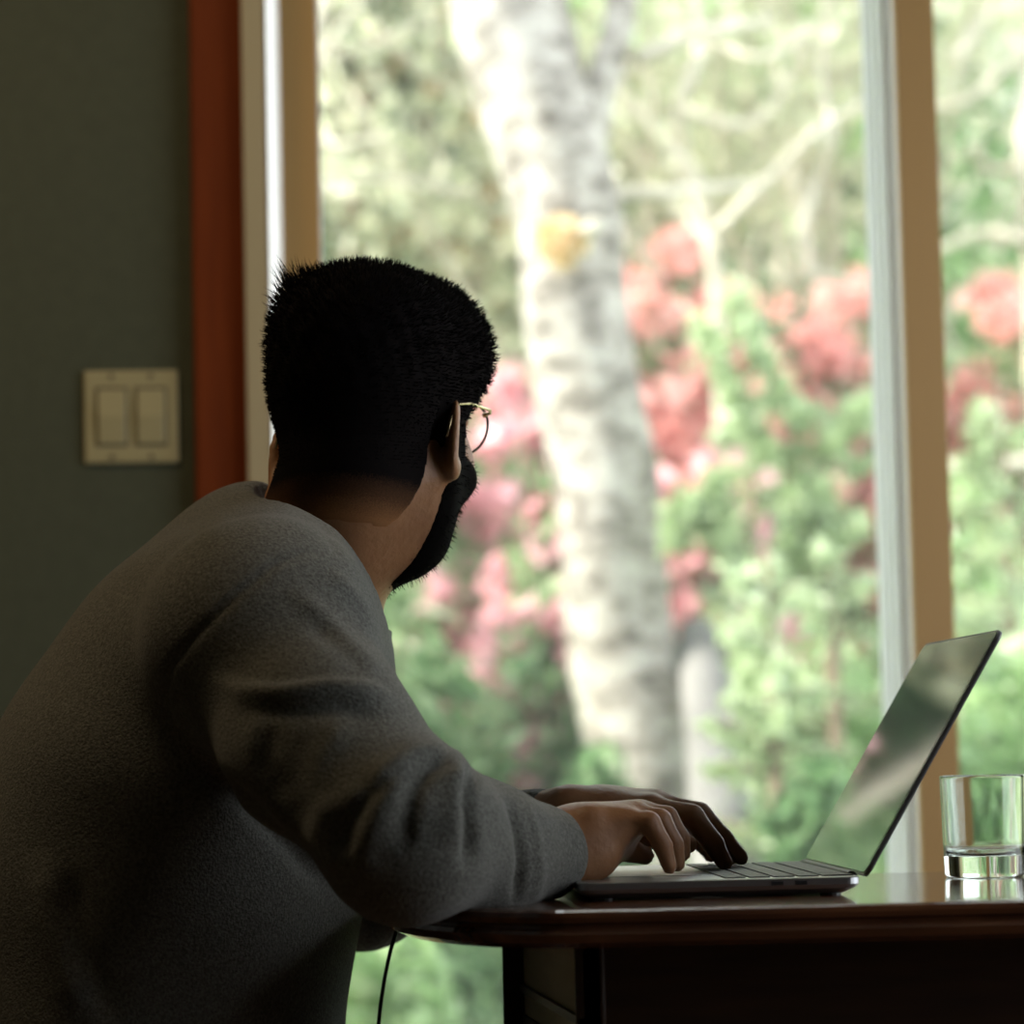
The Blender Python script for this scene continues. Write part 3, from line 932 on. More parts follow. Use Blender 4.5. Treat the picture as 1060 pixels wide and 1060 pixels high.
v, q = surface(sweater_sdf, (-.56, 1.98, .49), (.14, 2.84, 1.12), .0042)
v = relax(v, q, 3, .5)
nn = vnormals(v, q)
X, Y = proj(v)
near = np.clip(-nn[:, 1] * 1.5 + .5, 0, 1)
disp = np.zeros(len(v))
def fold(pts, amp, wd, asym=0.0):
    """a cloth fold: a ridge (or groove) following a line, tapering at its ends"""
    global disp
    pts = np.array(pts, float)
    best = np.full(len(v), 1e9); tt = np.zeros(len(v)); sg = np.zeros(len(v))
    L = np.r_[0, np.cumsum(np.linalg.norm(np.diff(pts, axis=0), axis=1))]
    for i in range(len(pts) - 1):
        a, b = pts[i], pts[i + 1]; ab = b - a
        t = np.clip(((X - a[0]) * ab[0] + (Y - a[1]) * ab[1]) / (ab @ ab), 0, 1)
        dx = X - a[0] - t * ab[0]; dy = Y - a[1] - t * ab[1]
        dd = np.hypot(dx, dy)
        mk = dd < best
        best[mk] = dd[mk]; tt[mk] = (L[i] + t * (L[i + 1] - L[i]))[mk]; sg[mk] = np.sign(ab[0] * dy - ab[1] * dx)[mk]
    s = tt / L[-1]
    tap = np.clip(np.minimum(s, 1 - s) * 5, 0, 1)
    w_ = wd * (1 + asym * sg)
    disp += .72 * amp * near * tap * np.exp(-(best / w_) ** 2)
# shoulder seam and armhole
fold([(345, 572), (318, 570), (285, 582), (250, 612), (205, 655), (176, 690), (170, 720), (182, 770)], -.0040, 3.0)
# long fold across the upper arm
fold([(215, 700), (250, 712), (290, 713), (340, 709), (385, 714), (412, 728)], .0075, 10, .45)
fold([(245, 735), (300, 735), (350, 730), (400, 745)], -.0050, 12)
fold([(300, 610), (335, 640), (365, 675), (395, 700)], .0045, 9)
fold([(318, 645), (350, 668), (378, 700)], -.0035, 8)
fold([(340, 590), (372, 625), (386, 660)], .004, 7)
# sleeve folds gathering at the elbow
fold([(475, 786), (450, 776), (430, 780), (400, 800), (372, 825), (350, 850)], .0085, 10, .35)
fold([(478, 792), (448, 792), (428, 812), (420, 850), (415, 885)], -.0080, 9)
fold([(492, 785), (486, 805), (482, 830), (486, 870), (478, 900)], -.0120, 6)
fold([(478, 772), (470, 790), (474, 815)], .0060, 8)
fold([(545, 825), (556, 860), (560, 905), (550, 945)], .0030, 4)
fold([(440, 812), (455, 800), (470, 805), (474, 840), (462, 880)], .0060, 12)
fold([(505, 815), (520, 850), (525, 890), (515, 925)], .0040, 10)
fold([(525, 825), (536, 860), (540, 895), (533, 938)], -.0085, 4)
fold([(340, 820), (330, 870), (350, 910)], .006, 13)
fold([(390, 800), (360, 850), (352, 890)], -.0065, 12)
fold([(430, 790), (395, 835), (375, 885), (385, 920)], .0055, 13)
fold([(255, 740), (262, 790), (290, 840), (320, 880)], .0040, 14)
fold([(280, 745), (275, 790), (300, 830)], -.0045, 12)
fold([(360, 745), (330, 790), (320, 840)], .0040, 14)
fold([(190, 760), (215, 800), (255, 830), (300, 875), (345, 925)], -.0090, 10)
# yoke of the collar and back
fold([(268, 503), (300, 515), (330, 538), (345, 565), (350, 580)], -.0045, 4)
fold([(205, 540), (250, 528), (290, 532), (325, 552)], .0030, 9)
fold([(130, 610), (180, 560), (240, 540)], .0030, 12)
fold([(40, 880), (50, 950), (85, 1060)], .006, 14)
fold([(70, 900), (85, 980), (120, 1060)], -.006, 14)
ns = (np.sin(v[:, 0] * 23 + v[:, 2] * 31) * np.sin(v[:, 2] * 19 - v[:, 0] * 11 + 1.3) + .6 * np.sin(v[:, 0] * 47 - v[:, 2] * 29 + v[:, 1] * 30)) * .0016
v2 = v + nn * (disp + ns)[:, None]
v2 = relax(v2, q, 1, .4)
swt = mesh_obj('sweater', v2 - OFF, q, M['sweater'], person, True)

# trousers and shoes
def trouser_sdf(p):
    d = ell(p, PEL + np.array([0, 0, -.01]), (.145, .185, .115))
    for s in (-1, 1):
        d = smin(d, cap(p, HIPS[s], KNE[s], .088, .066), .03)
        d = smin(d, cap(p, KNE[s], ANK[s] + np.array([0, 0, .01]), .066, .048), .015)
    return np.maximum(d, p[:, 2] - .60)
v, q = surface(trouser_sdf, (-.50, 2.22, .02), (.24, 2.76, .70), .007)
mesh_obj('trousers', relax(v, q, 2) - OFF, q, M['trousers'], person, True)
for s in (-1, 1):
    def shoe_sdf(p, s=s):
        d = cap(p, ANK[s] + np.array([-.01, 0, -.045]), ANK[s] + np.array([.15, 0, -.062]), .044, .034)
        return np.maximum(d, .012 - p[:, 2])
    v, q = surface(shoe_sdf, ANK[s] + np.array([-.09, -.08, -.10]), ANK[s] + np.array([.22, .08, .02]), .005)
    so = mesh_obj('shoe', relax(v, q, 1) - OFF, q, M['shoe'], person, True)
    a = ANK[s]
    mb = MB(); mb.prism([(x + a[0] - OFF[0], y + a[1] - OFF[1]) for x, y in rrect(-.055, .185, -.042, .042, .04)], .0, .016)
    mb.build('shoe_sole', M['sole'], so)

# hair
def hair_th(q):
    """thickness of the hair over the scalp in head coordinates"""
    x, y, z = q[:, 0], q[:, 1], q[:, 2]
    up = np.clip((z + .055) / .14, 0, 1)
    th = .0028 + .002 * up ** .8
    th = th + .005 * np.clip((z - .05) / .05, 0, 1)                       # longer top
    th = th + .014 * np.clip((z - .030) / .045, 0, 1) * np.clip((y + .00) / .05, 0, 1)      # quiff
    # hairline: forehead, temples, round the ears, nape
    fore = np.where(z > .06, .088 + 0 * z, .040 + (z - .02) * 1.1)
    fore = np.where(z < .02, .012 + (z + .02) * .6, fore)
    edge = (fore - y)
    nape = z + .085
    lo_ = np.where(y > -.02, z + .012 - np.clip(-y, 0, .02) * 1.5, nape)
    lo_ = np.where(y > .004, z + .03, lo_)
    m_ = np.minimum(edge / .012, lo_ / .03)
    m_ = np.minimum(m_, nape / .03)
    top = np.clip((z - .085) / .02, 0, 1)
    m_ = np.maximum(m_, top)
    return th * np.clip(m_, 0, 1) - .006 * (m_ < 0) - .0015 * (m_ < .1)
def hair_sdf(p):
    qh = tohead(p)
    d = smin(head_sdf(p, ears=False), body_neck(p), .03)
    # boxier crown, as the short cut sides stand up
    a_ = np.abs(qh - np.array([0, -.003, .052], dtype=np.float32)) / np.array([.0715, .089, .080], dtype=np.float32)
    crown = ((a_ ** 2.5).sum(1) ** (1 / 2.5) - 1) * .075
    d = smin(d, crown + .004, .02)
    th = hair_th(qh)
    t2 = np.sin(qh[:, 0] * 210 + qh[:, 1] * 90) * np.sin(qh[:, 1] * 190 + qh[:, 2] * 130) * .0012 * np.clip((qh[:, 2]) / .05, 0, 1)
    return d - th - t2
hlo = HO + np.array([-.14, -.15, -.10]); hhi = HO + np.array([.15, .15, .19])
v, q = surface(hair_sdf, hlo, hhi, .0028)
v = relax(v, q, 1, .4)
hair = mesh_obj('hair', v - OFF, q, M['hair_fade'], person, True)
_q = tohead(v.astype(np.float32))
_f = np.clip((_q[:, 2] + .078 - .30 * np.clip(_q[:, 1] + .02, 0, .05)) / .034, 0, 1)
at = hair.data.attributes.new('fade', 'FLOAT', 'POINT'); at.data.foreach_set('value', _f.astype(np.float32))
hn = vnormals(v, q); hv = v

def strands(name, base, nrm, lens, wid, flow, jitter, mat, parent):
    n = len(base)
    d = nrm + flow + rng.normal(0, jitter, (n, 3)); d /= np.linalg.norm(d, axis=1)[:, None]
    a = np.cross(d, rng.normal(0, 1, (n, 3))); a /= np.linalg.norm(a, axis=1)[:, None]
    b = np.cross(d, a)
    bend = flow * .6 + rng.normal(0, .25, (n, 3))
    V = np.zeros((n, 7, 3)); 
    for k in range(3):
        th = 2 * math.pi * k / 3
        o = a * math.cos(th) + b * math.sin(th)
        V[:, k] = base - nrm * .002 + o * wid
        V[:, 3 + k] = base + d * lens[:, None] * .55 + o * wid * .7
    V[:, 6] = base + (d + bend * .35) * lens[:, None]
    idx = np.arange(n)[:, None] * 7
    F = []
    for k in range(3):
        k2 = (k + 1) % 3
        F.append(np.concatenate([idx + k, idx + k2, idx + 3 + k2], 1)); F.append(np.concatenate([idx + k, idx + 3 + k2, idx + 3 + k], 1))
        F.append(np.concatenate([idx + 3 + k, idx + 3 + k2, idx + 6], 1))
    return mesh_obj(name, V.reshape(-1, 3) - OFF, np.concatenate(F), mat, parent)
hq = tohead(hv.astype(np.float32))
cand = np.where((hq[:, 2] > -.035) & (hair_th(hq) > .0025))[0]
sel = rng.choice(cand, 14000, replace=True)
zz = hq[sel]
ln = .0012 + .0055 * np.clip((zz[:, 2] + .01) / .09, 0, 1) * rng.uniform(.3, 1.3, len(sel))
# the cowlick at the rear corner of the crown, and the tousled quiff
rear = np.exp(-(((hv[sel] - (HO + np.array([-.062, -.02, .125]))) / .022) ** 2).sum(1))
ln = ln + .020 * rear * rng.uniform(.2, 1, len(sel))
flow = hy[None] * .25 * np.clip(zz[:, 2:3] / .1, 0, 1) + hz[None] * .2 + rear[:, None] * np.array([[-.5, 0, .9]])
so_ = strands('hair_strands', hv[sel], hn[sel], ln, .0005, flow, .28, M['hair'], hair)
so_['kind'] = 'stuff'

# beard
def beard_sdf(p):
    qh = tohead(p)
    x, y, z = qh[:, 0], qh[:, 1], qh[:, 2]
    d = smin(head_sdf(p, ears=False), body_neck(p), .03)
    ax = np.abs(x)
    up = .004 - .25 * np.clip(y - .01, 0, .1) - z             # below the cheek line
    jaw = y - (.004 - .30 * (z + .04))                          # in front of the ear
    jaw = np.minimum(jaw, z + .118)
    side = z < .03
    burn = np.minimum(.030 - np.abs(y - .020) * 1.6, .03 - z)
    low = np.minimum(np.minimum(up, jaw) / .012, 1)
    m_ = np.maximum(low, np.minimum(np.minimum(.019 - np.abs(y - .024), .035 - z), z + .05) / .008)
    mouth = np.hypot(x / .020, (z + .054) / .007) < 1
    must = np.minimum(np.minimum(.026 - ax, -.036 - z), (z + .050)) / .004
    m_ = np.where(y > .07, np.maximum(m_, must), m_)
    m_ = np.where(mouth & (y > .08), -1, m_)
    th = .005 * np.clip(m_, 0, 1) - .005 * (m_ < 0) - .001 * (m_ < .15)
    
    return d - th
v, q = surface(beard_sdf, HO + np.array([-.13, -.12, -.15]), HO + np.array([.14, .16, .05]), .0028)
v = relax(v, q, 1, .4)
beard = mesh_obj('beard', v - OFF, q, M['hair'], person, True)
bn = vnormals(v, q)
sel = rng.integers(0, len(v), 3500)
bs_ = strands('beard_strands', v[sel], bn[sel], rng.uniform(.002, .006, len(sel)), .0004, np.array([[0, 0, -.4]]), .25, M['hair'], beard)
bs_['kind'] = 'stuff'
for s in (-1, 1):
    mb = MB()
    c = H(s * .032, .084, .015)
    mb.tube([Vector(c - hy * .002 - OFF), Vector(c + hy * .0122 - OFF), Vector(c + hy * .0130 - OFF)], [.008, .0062, .004], 14)
    mb.build('eye', M['darkrim'], person, smooth=True)

# ------------------------------------------------------------------ glasses (worn)
gl = empty('eyeglasses', HO, 0)
tag(gl, 'thin round wire-rimmed glasses worn on the face, right lens edge visible', 'glasses')
def Hl(x, y, z): return Vector(hx * x + hy * y + hz * z)
RL = .0215
for s in (-1, 1):
    cx, cy, cz = s * .036, .108, .034
    ring = [Hl(cx + RL * math.cos(a), cy - s * 0 - .006 * abs(math.cos(a)) * (1 if math.cos(a) * s > 0 else .3), cz + RL * math.sin(a)) for a in np.linspace(0, 2 * math.pi, 41)]
    mb = MB(); mb.tube(ring, .0011, 8, cap=False); rim = mb.build('rim', M['darkrim'], gl, smooth=True)
    mb = MB(); vv = [Hl(cx, cy - .001, cz)] + [r.lerp(Hl(cx, cy, cz), .03) for r in ring[:-1]]
    mb.add(vv, [(0, i, i % 40 + 1) for i in range(1, 41)]); mb.build('lens', M['lens'], rim, smooth=True)
    a1 = Hl(s * (.034 + RL), .096, .042)
    mb = MB(); mb.tube([a1, Hl(s * .064, .092, .042), Hl(s * .072, .075, .040), Hl(s * .076, .03, .034), Hl(s * .079, .002, .026), Hl(s * .080, -.012, .010), Hl(s * .079, -.016, -.006)], .0013, 8)
    mb.build('temple', M['gold'], gl, smooth=True)
    mb = MB(); mb.tube([a1, a1 + Hl(s * .004, .001, .0005)], .0022, 8); mb.build('hinge', M['gold'], gl)
mb = MB(); mb.tube([Hl(-.0125, .103, .038), Hl(-.005, .110, .042), Hl(.005, .110, .042), Hl(.0125, .103, .038)], .0012, 8); mb.build('bridge', M['gold'], gl, smooth=True)

# ------------------------------------------------------------------ the garden
def leaves(centers, size, narrow=.45, up=None):
    n = len(centers)
    a = rng.normal(0, 1, (n, 3))
    if up is not None: a = a * (1 - up) + np.array([0, 0, 1.0]) * up * 2
    a /= np.linalg.norm(a, axis=1)[:, None]
    b = np.cross(a, rng.normal(0, 1, (n, 3))); b /= np.linalg.norm(b, axis=1)[:, None]
    c = np.cross(a, b)
    s = (size * rng.uniform(.6, 1.3, n))[:, None]
    V = np.stack([centers - a * s, centers + b * s * narrow + c * s * .12, centers + a * s, centers - b * s * narrow + c * s * .12], 1)
    F = np.arange(n * 4).reshape(n, 4)
    return V.reshape(-1, 3), F
def blobpts(c, r, n, shell=.35):
    d = rng.normal(0, 1, (n, 3)); d /= np.linalg.norm(d, axis=1)[:, None]
    rad = rng.uniform(shell, 1, n) ** .5
    return np.array(c) + d * rad[:, None] * np.array(r)
def ground_z(x, y):
    return -.22 + np.clip((y - 8.0) / 14.0, 0, 1.2) * 1.8 + .04 * np.sin(x * 1.7 + y)

# terrain
gx = np.linspace(-16, 18, 70); gy = np.concatenate([np.linspace(3.95, 12, 40), np.linspace(12.5, 34, 30)])
GX, GY = np.meshgrid(gx, gy, indexing='ij')
GV = np.stack([GX, GY, ground_z(GX, GY)], -1).reshape(-1, 3)
ii = np.arange(69)[:, None] * 70 + np.arange(69)[None]
GF = np.stack([ii, ii + 70, ii + 71, ii + 1], -1).reshape(-1, 4)
gr = mesh_obj('garden_ground', GV, GF, M['soil'], None, True)
gr['kind'] = 'structure'

def branchy(mb, p, d, L, r, depth, spread=.6, rnd=random):
    n = 5
    pts = [p]; q = p.copy(); dd = d.copy()
    for i in range(n):
        dd = (dd + Vector((rnd.uniform(-.18, .18), rnd.uniform(-.18, .18), rnd.uniform(-.08, .14)))).normalized()
        q = q + dd * (L / n); pts.append(q.copy())
    mb.tube(pts, list(np.linspace(r * .8, r * .45, n + 1)), 6)
    tips = [pts[-1]]
    if depth > 0:
        for k in range(rnd.choice((2, 3))):
            i = rnd.randint(2, n)
            nd = (dd + Vector((rnd.uniform(-1, 1), rnd.uniform(-1, 1), rnd.uniform(-.3, .8))) * spread).normalized()
            tips += branchy(mb, pts[i], nd, L * rnd.uniform(.55, .8), r * .5, depth - 1, spread, rnd)
    return tips

def shrub(name, label, cat, px, ztop, D, width, leafm, n, size, group=None, blossoms=None, bn=40, seed=0, stem=True, narrow=.45, zbase=None):
    """a bush standing on the ground at depth D, centred under image column px"""
    c = P(px, 775, D)
    z0 = float(ground_z(c.x, D)) if zbase is None else zbase
    root = empty(name, (c.x, D, z0))
    tag(root, label, cat, group)
    Hh = ztop - z0
    rs = random.Random(seed)
    blobs = []
    for k in range(9):
        a = rs.uniform(0, 6.283); rr = rs.uniform(.1, .55) * width
        blobs.append(((rr * math.cos(a), rr * math.sin(a) * .8, Hh * rs.uniform(.35, .82)), (width * rs.uniform(.28, .42), width * .32, Hh * rs.uniform(.16, .26))))
    pts = np.concatenate([blobpts(c_, r_, n // 9) for c_, r_ in blobs])
    V_, F_ = leaves(pts, size, narrow)
    mesh_obj('foliage', V_, F_, leafm, root)
    if stem:
        mb = MB()
        for k in range(4):
            b = blobs[k][0]
            mb.tube([(0, 0, -.03), (b[0] * .4, b[1] * .4, b[2] * .5), b], [.03, .02, .01], 7)
        mb.build('stem', M['bark'], root, smooth=True)
    if blossoms:
        cl = []
        for k in range(bn):
            b = rs.choice(blobs)
            d = Vector((rs.uniform(-1, 1), rs.uniform(-1, .15), rs.uniform(-.5, 1))).normalized()
            p0 = np.array([b[0][0] + d.x * b[1][0], b[0][1] + d.y * b[1][1], b[0][2] + d.z * b[1][2]])
            cl.append(blobpts(p0, (.085, .085, .07), 34, .2))
        V_, F_ = leaves(np.concatenate(cl), .040, .7)
        bo = mesh_obj('blossoms', V_, F_, blossoms, root); bo['kind'] = 'stuff'
    return root

# --- the birch
BD = 7.0
cl = [(505, -140, 66), (526, 0, 62), (548, 70, 60), (564, 135, 58), (584, 220, 56), (592, 290, 54), (608, 380, 55), (622, 470, 55), (631, 560, 54), (641, 640, 55), (656, 720, 58), (672, 800, 62), (686, 890, 66), (702, 1000, 74), (716, 1100, 88), (722, 1150, 110)]
pts = [P(x, y, BD) for x, y, r in cl]; rad = [r * BD / F_PX for x, y, r in cl]
bt = empty('birch_tree', (pts[-1].x, BD, float(ground_z(pts[-1].x, BD))))
tag(bt, 'large leaning birch tree with pale peeling bark close to the window', 'tree')
inv = bt.location
def off(ps): return [Vector(p) - inv for p in ps]
sp = smooth_path(off(pts), 5); sr = list(np.interp(np.linspace(0, len(rad) - 1, len(sp)), range(len(rad)), rad))
mb = MB(); mb.tube(sp, sr, 28)
for vtx in mb.v:
    vtx.x += .010 * math.sin(vtx.z * 9 + vtx.y * 14) ; vtx.y += .008 * math.sin(vtx.z * 13 + vtx.x * 10)
mb.tube(off([P(603, 215, BD + .05), P(606, 150, BD + .05), P(622, 90, BD + .05), P(640, 30, BD + .05), P(655, -80, BD + .1), P(690, -200, BD + .1)]), [.060, .052, .044, .040, .035, .03], 14)
mb.build('trunk', M['birch'], bt, smooth=True)
mb = MB(); mb.tube(off([P(592, 252, BD - .10), P(604, 242, BD - .18), P(616, 232, BD - .24)]), [.024, .021, .018], 10)
mb.build('branch_stub', M['twig'], bt, smooth=True)
V_, F_ = leaves(blobpts(Vector(P(580, 250, BD - .19)) - inv, (.06, .04, .055), 70), .028, .6)
mesh_obj('leaf_tuft', V_, F_, M['yellow'], bt)
mb = MB()
for a, b, c in (((625, 200), (690, 200), (790, 190)), ((660, 60), (720, 35), (800, 20))):
    mb.tube(off([P(a[0], a[1], BD + .1), P(b[0], b[1], BD + .3), P(c[0], c[1], BD + .5)]), [.022, .018, .010], 8)
mb.build('branch', M['twig'], bt, smooth=True)

def zof(py, D, px=530): return P(px, py, D).z

# --- flowering shrubs
fl = [
    (735, 285, 8.6, .46, 'pink', 'leaf_dark', 'pink flowering shrub just right of the birch trunk'),
    (880, 270, 9.0, .50, 'pink', 'leaf_dark', 'pink flowering shrub behind the white window post'),
    (1040, 290, 9.2, .52, 'pink', 'leaf_mid', 'pink flowering shrub seen through the narrow right pane'),
    (520, 275, 9.2, .44, 'rose', 'leaf_mid', 'pink flowering shrub tucked behind the left edge of the birch'),
    (455, 400, 8.3, .40, 'rose', 'leaf_mid', 'rose pink flowering shrub beside the bearded face'),
    (570, 470, 8.0, .30, 'rose', 'leaf_mid', 'low rose pink flowering shrub at the left foot of the birch'),
    (730, 480, 7.6, .32, 'rose', 'leaf_mid', 'low pink flowering shrub right of the birch, below the taller pink one'),
]
for k, (px, pt, D, wd, bl, lf, lab) in enumerate(fl):
    shrub('flowering_shrub', lab, 'shrub', px, zof(pt, D, px), D, wd, M[lf], 2600, .045, 'pink flowering shrubs', M[bl], 100 if k < 4 else 60, seed=11 + k)

# --- young conifers with pale sprays
def conifer(label, px, pt, D, wd, seed):
    c = P(px, 775, D); z0 = float(ground_z(c.x, D)); zt_ = zof(pt, D, px)
    root = empty('young_conifer', (c.x, D, z0)); tag(root, label, 'conifer', 'young conifers in front of the shrubs')
    rs = random.Random(seed); Hh = zt_ - z0
    mb = MB(); mb.tube([(0, 0, -.03), (.01, 0, Hh * .5), (0, 0, Hh)], [.03, .02, .006], 8); 
    P_ = []
    for k in range(46):
        z = Hh * (.12 + .86 * k / 46); R_ = wd * (1.05 - z / Hh) + .05
        a = rs.uniform(0, 6.283); d = Vector((math.cos(a), math.sin(a), rs.uniform(.05, .5))).normalized()
        tip = Vector((0, 0, z)) + d * R_ + Vector((0, 0, -.10 * R_))
        mb.tube([(0, 0, z), Vector((0, 0, z)).lerp(tip, .6) + Vector((0, 0, .02)), tip], [.007, .005, .003], 5)
        n = 70
        t = rng.uniform(.15, 1, n)[:, None]
        P_.append(np.array([0, 0, z]) * (1 - t) + np.array(tip) * t + rng.normal(0, .022, (n, 3)) * (1.2 - t))
    mb.build('trunk', M['bark'], root, smooth=True)
    V_, F_ = leaves(np.concatenate(P_), .026, .25)
    mesh_obj('foliage', V_, F_, M['needle'], root)
    return root
for k, (px, pt, D, wd, lab) in enumerate([
    (785, 385, 7.2, .34, 'pale young conifer in the middle of the big pane, in front of pink flowers'),
    (862, 400, 6.8, .40, 'small pale conifer next to the white window post'),
    (1048, 400, 7.4, .38, 'pale conifer low in the narrow right pane'),
    (800, 570, 6.2, .34, 'short conifer low behind the laptop, nearest the window')]):
    cf = conifer(lab, px, pt, D, wd, 31 + k)
    if k == 0: first_conifer = cf

i4 = np.array(first_conifer.location)
for line in (((726, 330), (748, 390), (775, 440), (800, 475)), ((758, 300), (775, 350), (800, 395), (835, 440)), ((736, 495), (745, 550), (768, 590)),
             ((700, 560), (712, 520)), ((815, 540), (830, 505), (852, 512), (850, 545)), ((812, 560), (835, 575), (858, 560), (890, 535)), ((860, 460), (885, 430), (905, 425))):
    ps = np.array([P(x, y, 6.75) for x, y in line]) - i4
    t = rng.uniform(0, len(ps) - 1.001, 420); i_ = t.astype(int); fr_ = (t - i_)[:, None]
    cc_ = ps[i_] * (1 - fr_) + ps[i_ + 1] * fr_ + rng.normal(0, .018, (420, 3))
    V_, F_ = leaves(cc_, .026, .3)
    mesh_obj('spray', V_, F_, M['needle'], first_conifer)

# --- green undergrowth
und = [
    (430, 620, 7.4, .42, 'leaf_mid', 'mid green bush beyond the bent sleeve elbow'),
    (540, 640, 7.9, .36, 'leaf_mid', 'mid green bush at the left base of the birch'),
    (370, 560, 8.8, .40, 'leaf_mid', 'green bush hidden mostly behind the man'),
    (800, 600, 7.3, .36, 'leaf_lime', 'bright lime green bush over the hands'),
    (880, 640, 6.9, .34, 'leaf_lime', 'bright lime bush left of the white window post, behind the laptop'),
    (745, 760, 6.4, .22, 'leaf_lime', 'small lime bush above the left hand'),
    (1030, 480, 8.2, .40, 'leaf_lime', 'lime bush in the narrow right pane over the rail'),
    (1060, 620, 7.0, .38, 'leaf_lime', 'lime bush in the narrow right pane behind the glass'),
    (960, 600, 7.6, .36, 'leaf_mid', 'green bush hidden behind the mullion and laptop lid'),
    (420, 860, 5.9, .30, 'leaf_lime', 'low light green bush seen under the table end'),
    (500, 900, 6.0, .24, 'leaf_mid', 'low green bush seen under the table beside its corner post'),
    (600, 780, 6.6, .22, 'leaf_mid', 'small green bush left of the birch foot'),
    (860, 790, 6.0, .26, 'leaf_mid', 'small green bush behind the laptop screen'),
    (290, 420, 7.6, .50, 'leaf_mid', 'tall green bush just left of the window opening'),
    (150, 350, 7.2, .55, 'leaf_mid', 'tall green bush beyond the switch wall'),
    (0, 380, 6.6, .50, 'leaf_lime', 'lime bush far left beyond the switch wall'),
    (-170, 330, 6.8, .55, 'leaf_mid', 'green bush furthest left outside'),
    (60, 620, 5.6, .34, 'leaf_rust', 'rust coloured bush low beyond the switch wall'),
]
for k, (px, pt, D, wd, lf, lab) in enumerate(und):
    shrub('green_bush', lab, 'bush', px, zof(pt, D, px), D, wd, M[lf], 1900, .048, 'green bushes of the undergrowth', seed=51 + k)

# --- rocks on the left
def rock(px, py, D, r, lab, seed):
    rs = np.random.default_rng(seed)
    c = P(px, py, D)
    n1, n2 = 10, 16
    vv = []; ff = []
    for i in range(n1 + 1):
        for j in range(n2):
            a = math.pi * i / n1; b = 2 * math.pi * j / n2
            k = 1 + .13 * math.sin(3 * b + seed) * math.sin(2 * a + seed) + .07 * math.sin(5 * b + 2 * a)
            vv.append((r * 1.5 * k * math.sin(a) * math.cos(b), r * k * math.sin(a) * math.sin(b), r * .7 * k * math.cos(a)))
    for i in range(n1):
        for j in range(n2):
            ff.append((i * n2 + j, (i + 1) * n2 + j, (i + 1) * n2 + (j + 1) % n2, i * n2 + (j + 1) % n2))
    o = mesh_obj('rock', vv, ff, M['rock'], None, True)
    o.location = (c.x, D, float(ground_z(c.x, D)) + r * .45)
    tag(o, lab, 'rock', 'grey rocks left of the birch')
rock(560, 730, 6.9, .17, 'lilac grey rock closest to the left side of the birch', 3)
rock(500, 760, 7.0, .20, 'lilac grey rock midway between the elbow and the birch', 5)
rock(440, 700, 7.2, .15, 'lilac grey rock just past the sleeve elbow', 8)
rock(720, 900, 6.7, .18, 'pale grey rock to the right of the birch foot', 9)

# --- pale stump/trunk right of the birch
c = P(742, 900, 6.3)
st = empty('pale_tree', (c.x, 6.3, float(ground_z(c.x, 6.3)))); tag(st, 'pale grey bare trunk low behind the right side of the birch', 'tree')
mb = MB(); i2 = st.location
mb.tube([Vector(P(x, y, 6.3 + (900 - y) * .003)) - i2 for x, y in ((756, 1080), (752, 900), (742, 780), (730, 700), (722, 655))], [.085, .075, .07, .06, .045], 16)
mb.build('trunk', M['grey_bark'], st, smooth=True)
mb = MB(); mb.tube([Vector(P(744, 800, 6.6)) - i2, Vector(P(770, 730, 6.6)) - i2, Vector(P(788, 690, 6.6)) - i2], [.035, .028, .02], 10)
mb.build('branch', M['grey_bark'], st, smooth=True)

# --- pale horizontal rail to the right
c0 = P(930, 486, 8.0); c1 = P(1150, 476, 7.9)
rl = empty('garden_rail', (c0.x, 8.0, float(ground_z(c0.x, 8.0)))); tag(rl, 'pale horizontal garden rail crossing the narrow right pane', 'rail')
i3 = rl.location
mb = MB(); mb.tube([c0 - i3, c0.lerp(c1, .5) - i3, c1 - i3], .020, 10); mb.build('rail_bar', M['twig'], rl, smooth=True)
for p in (c0, c1):
    mb = MB(); mb.tube([p - i3 + Vector((0, .03, .03)), Vector((p.x - i3.x, .03, float(ground_z(p.x, 8)) - i3.z - .05))], .03, 10); mb.build('post', M['bark'], rl, smooth=True)

# --- small bare trees with pale, sunlit limbs
def bare(label, px, D, h, seed, lean=(0, 0, 1), leafm=None, nleaf=0, r=.045, depth=4, L=None, lsize=.05):
    c = P(px, 775, D); z0 = float(ground_z(c.x, D))
    root = empty('bare_tree', (c.x, D, z0)); tag(root, label, 'tree', 'thin pale-limbed trees behind the shrubs')
    rs = random.Random(seed)
    mb = MB(); tips = []
    for k in range(3):
        d = Vector((rs.uniform(-.45, .45) + lean[0], rs.uniform(-.3, .3), 1)).normalized()
        tips += branchy(mb, Vector((rs.uniform(-.1, .1), rs.uniform(-.1, .1), -.05)), d, h * .55, r, depth, .75, rs)
    mb.build('limbs', M['twig'], root, smooth=True)
    if leafm:
        pts = np.concatenate([blobpts(t, (.22, .22, .18), nleaf) for t in tips])
        V_, F_ = leaves(pts, lsize)
        mesh_obj('foliage', V_, F_, leafm, root)
for k, a in enumerate([
    ('pale-limbed small tree right of the birch top', 720, 9.6, 3.6, 71, (0.05, 0), M['leaf_pale'], 16),
    ('pale-limbed small tree left of the white window post, up high', 850, 10.2, 3.8, 72, (-.1, 0), M['leaf_pale'], 16),
    ('pale-limbed small tree through the narrow right pane', 1030, 10.0, 3.8, 73, (0, 0), M['leaf_lime'], 14),
    ('pale-limbed small tree left of the birch behind the black hair', 420, 11.0, 3.8, 74, (0, 0), M['leaf_rust'], 9),
    ('thin pale-limbed tree midway between birch and window post', 790, 8.9, 3.6, 75, (0.08, 0), M['leaf_pale'], 8)]):
    bare(a[0], a[1], a[2], a[3], a[4], (*a[5], 1), a[6], a[7])

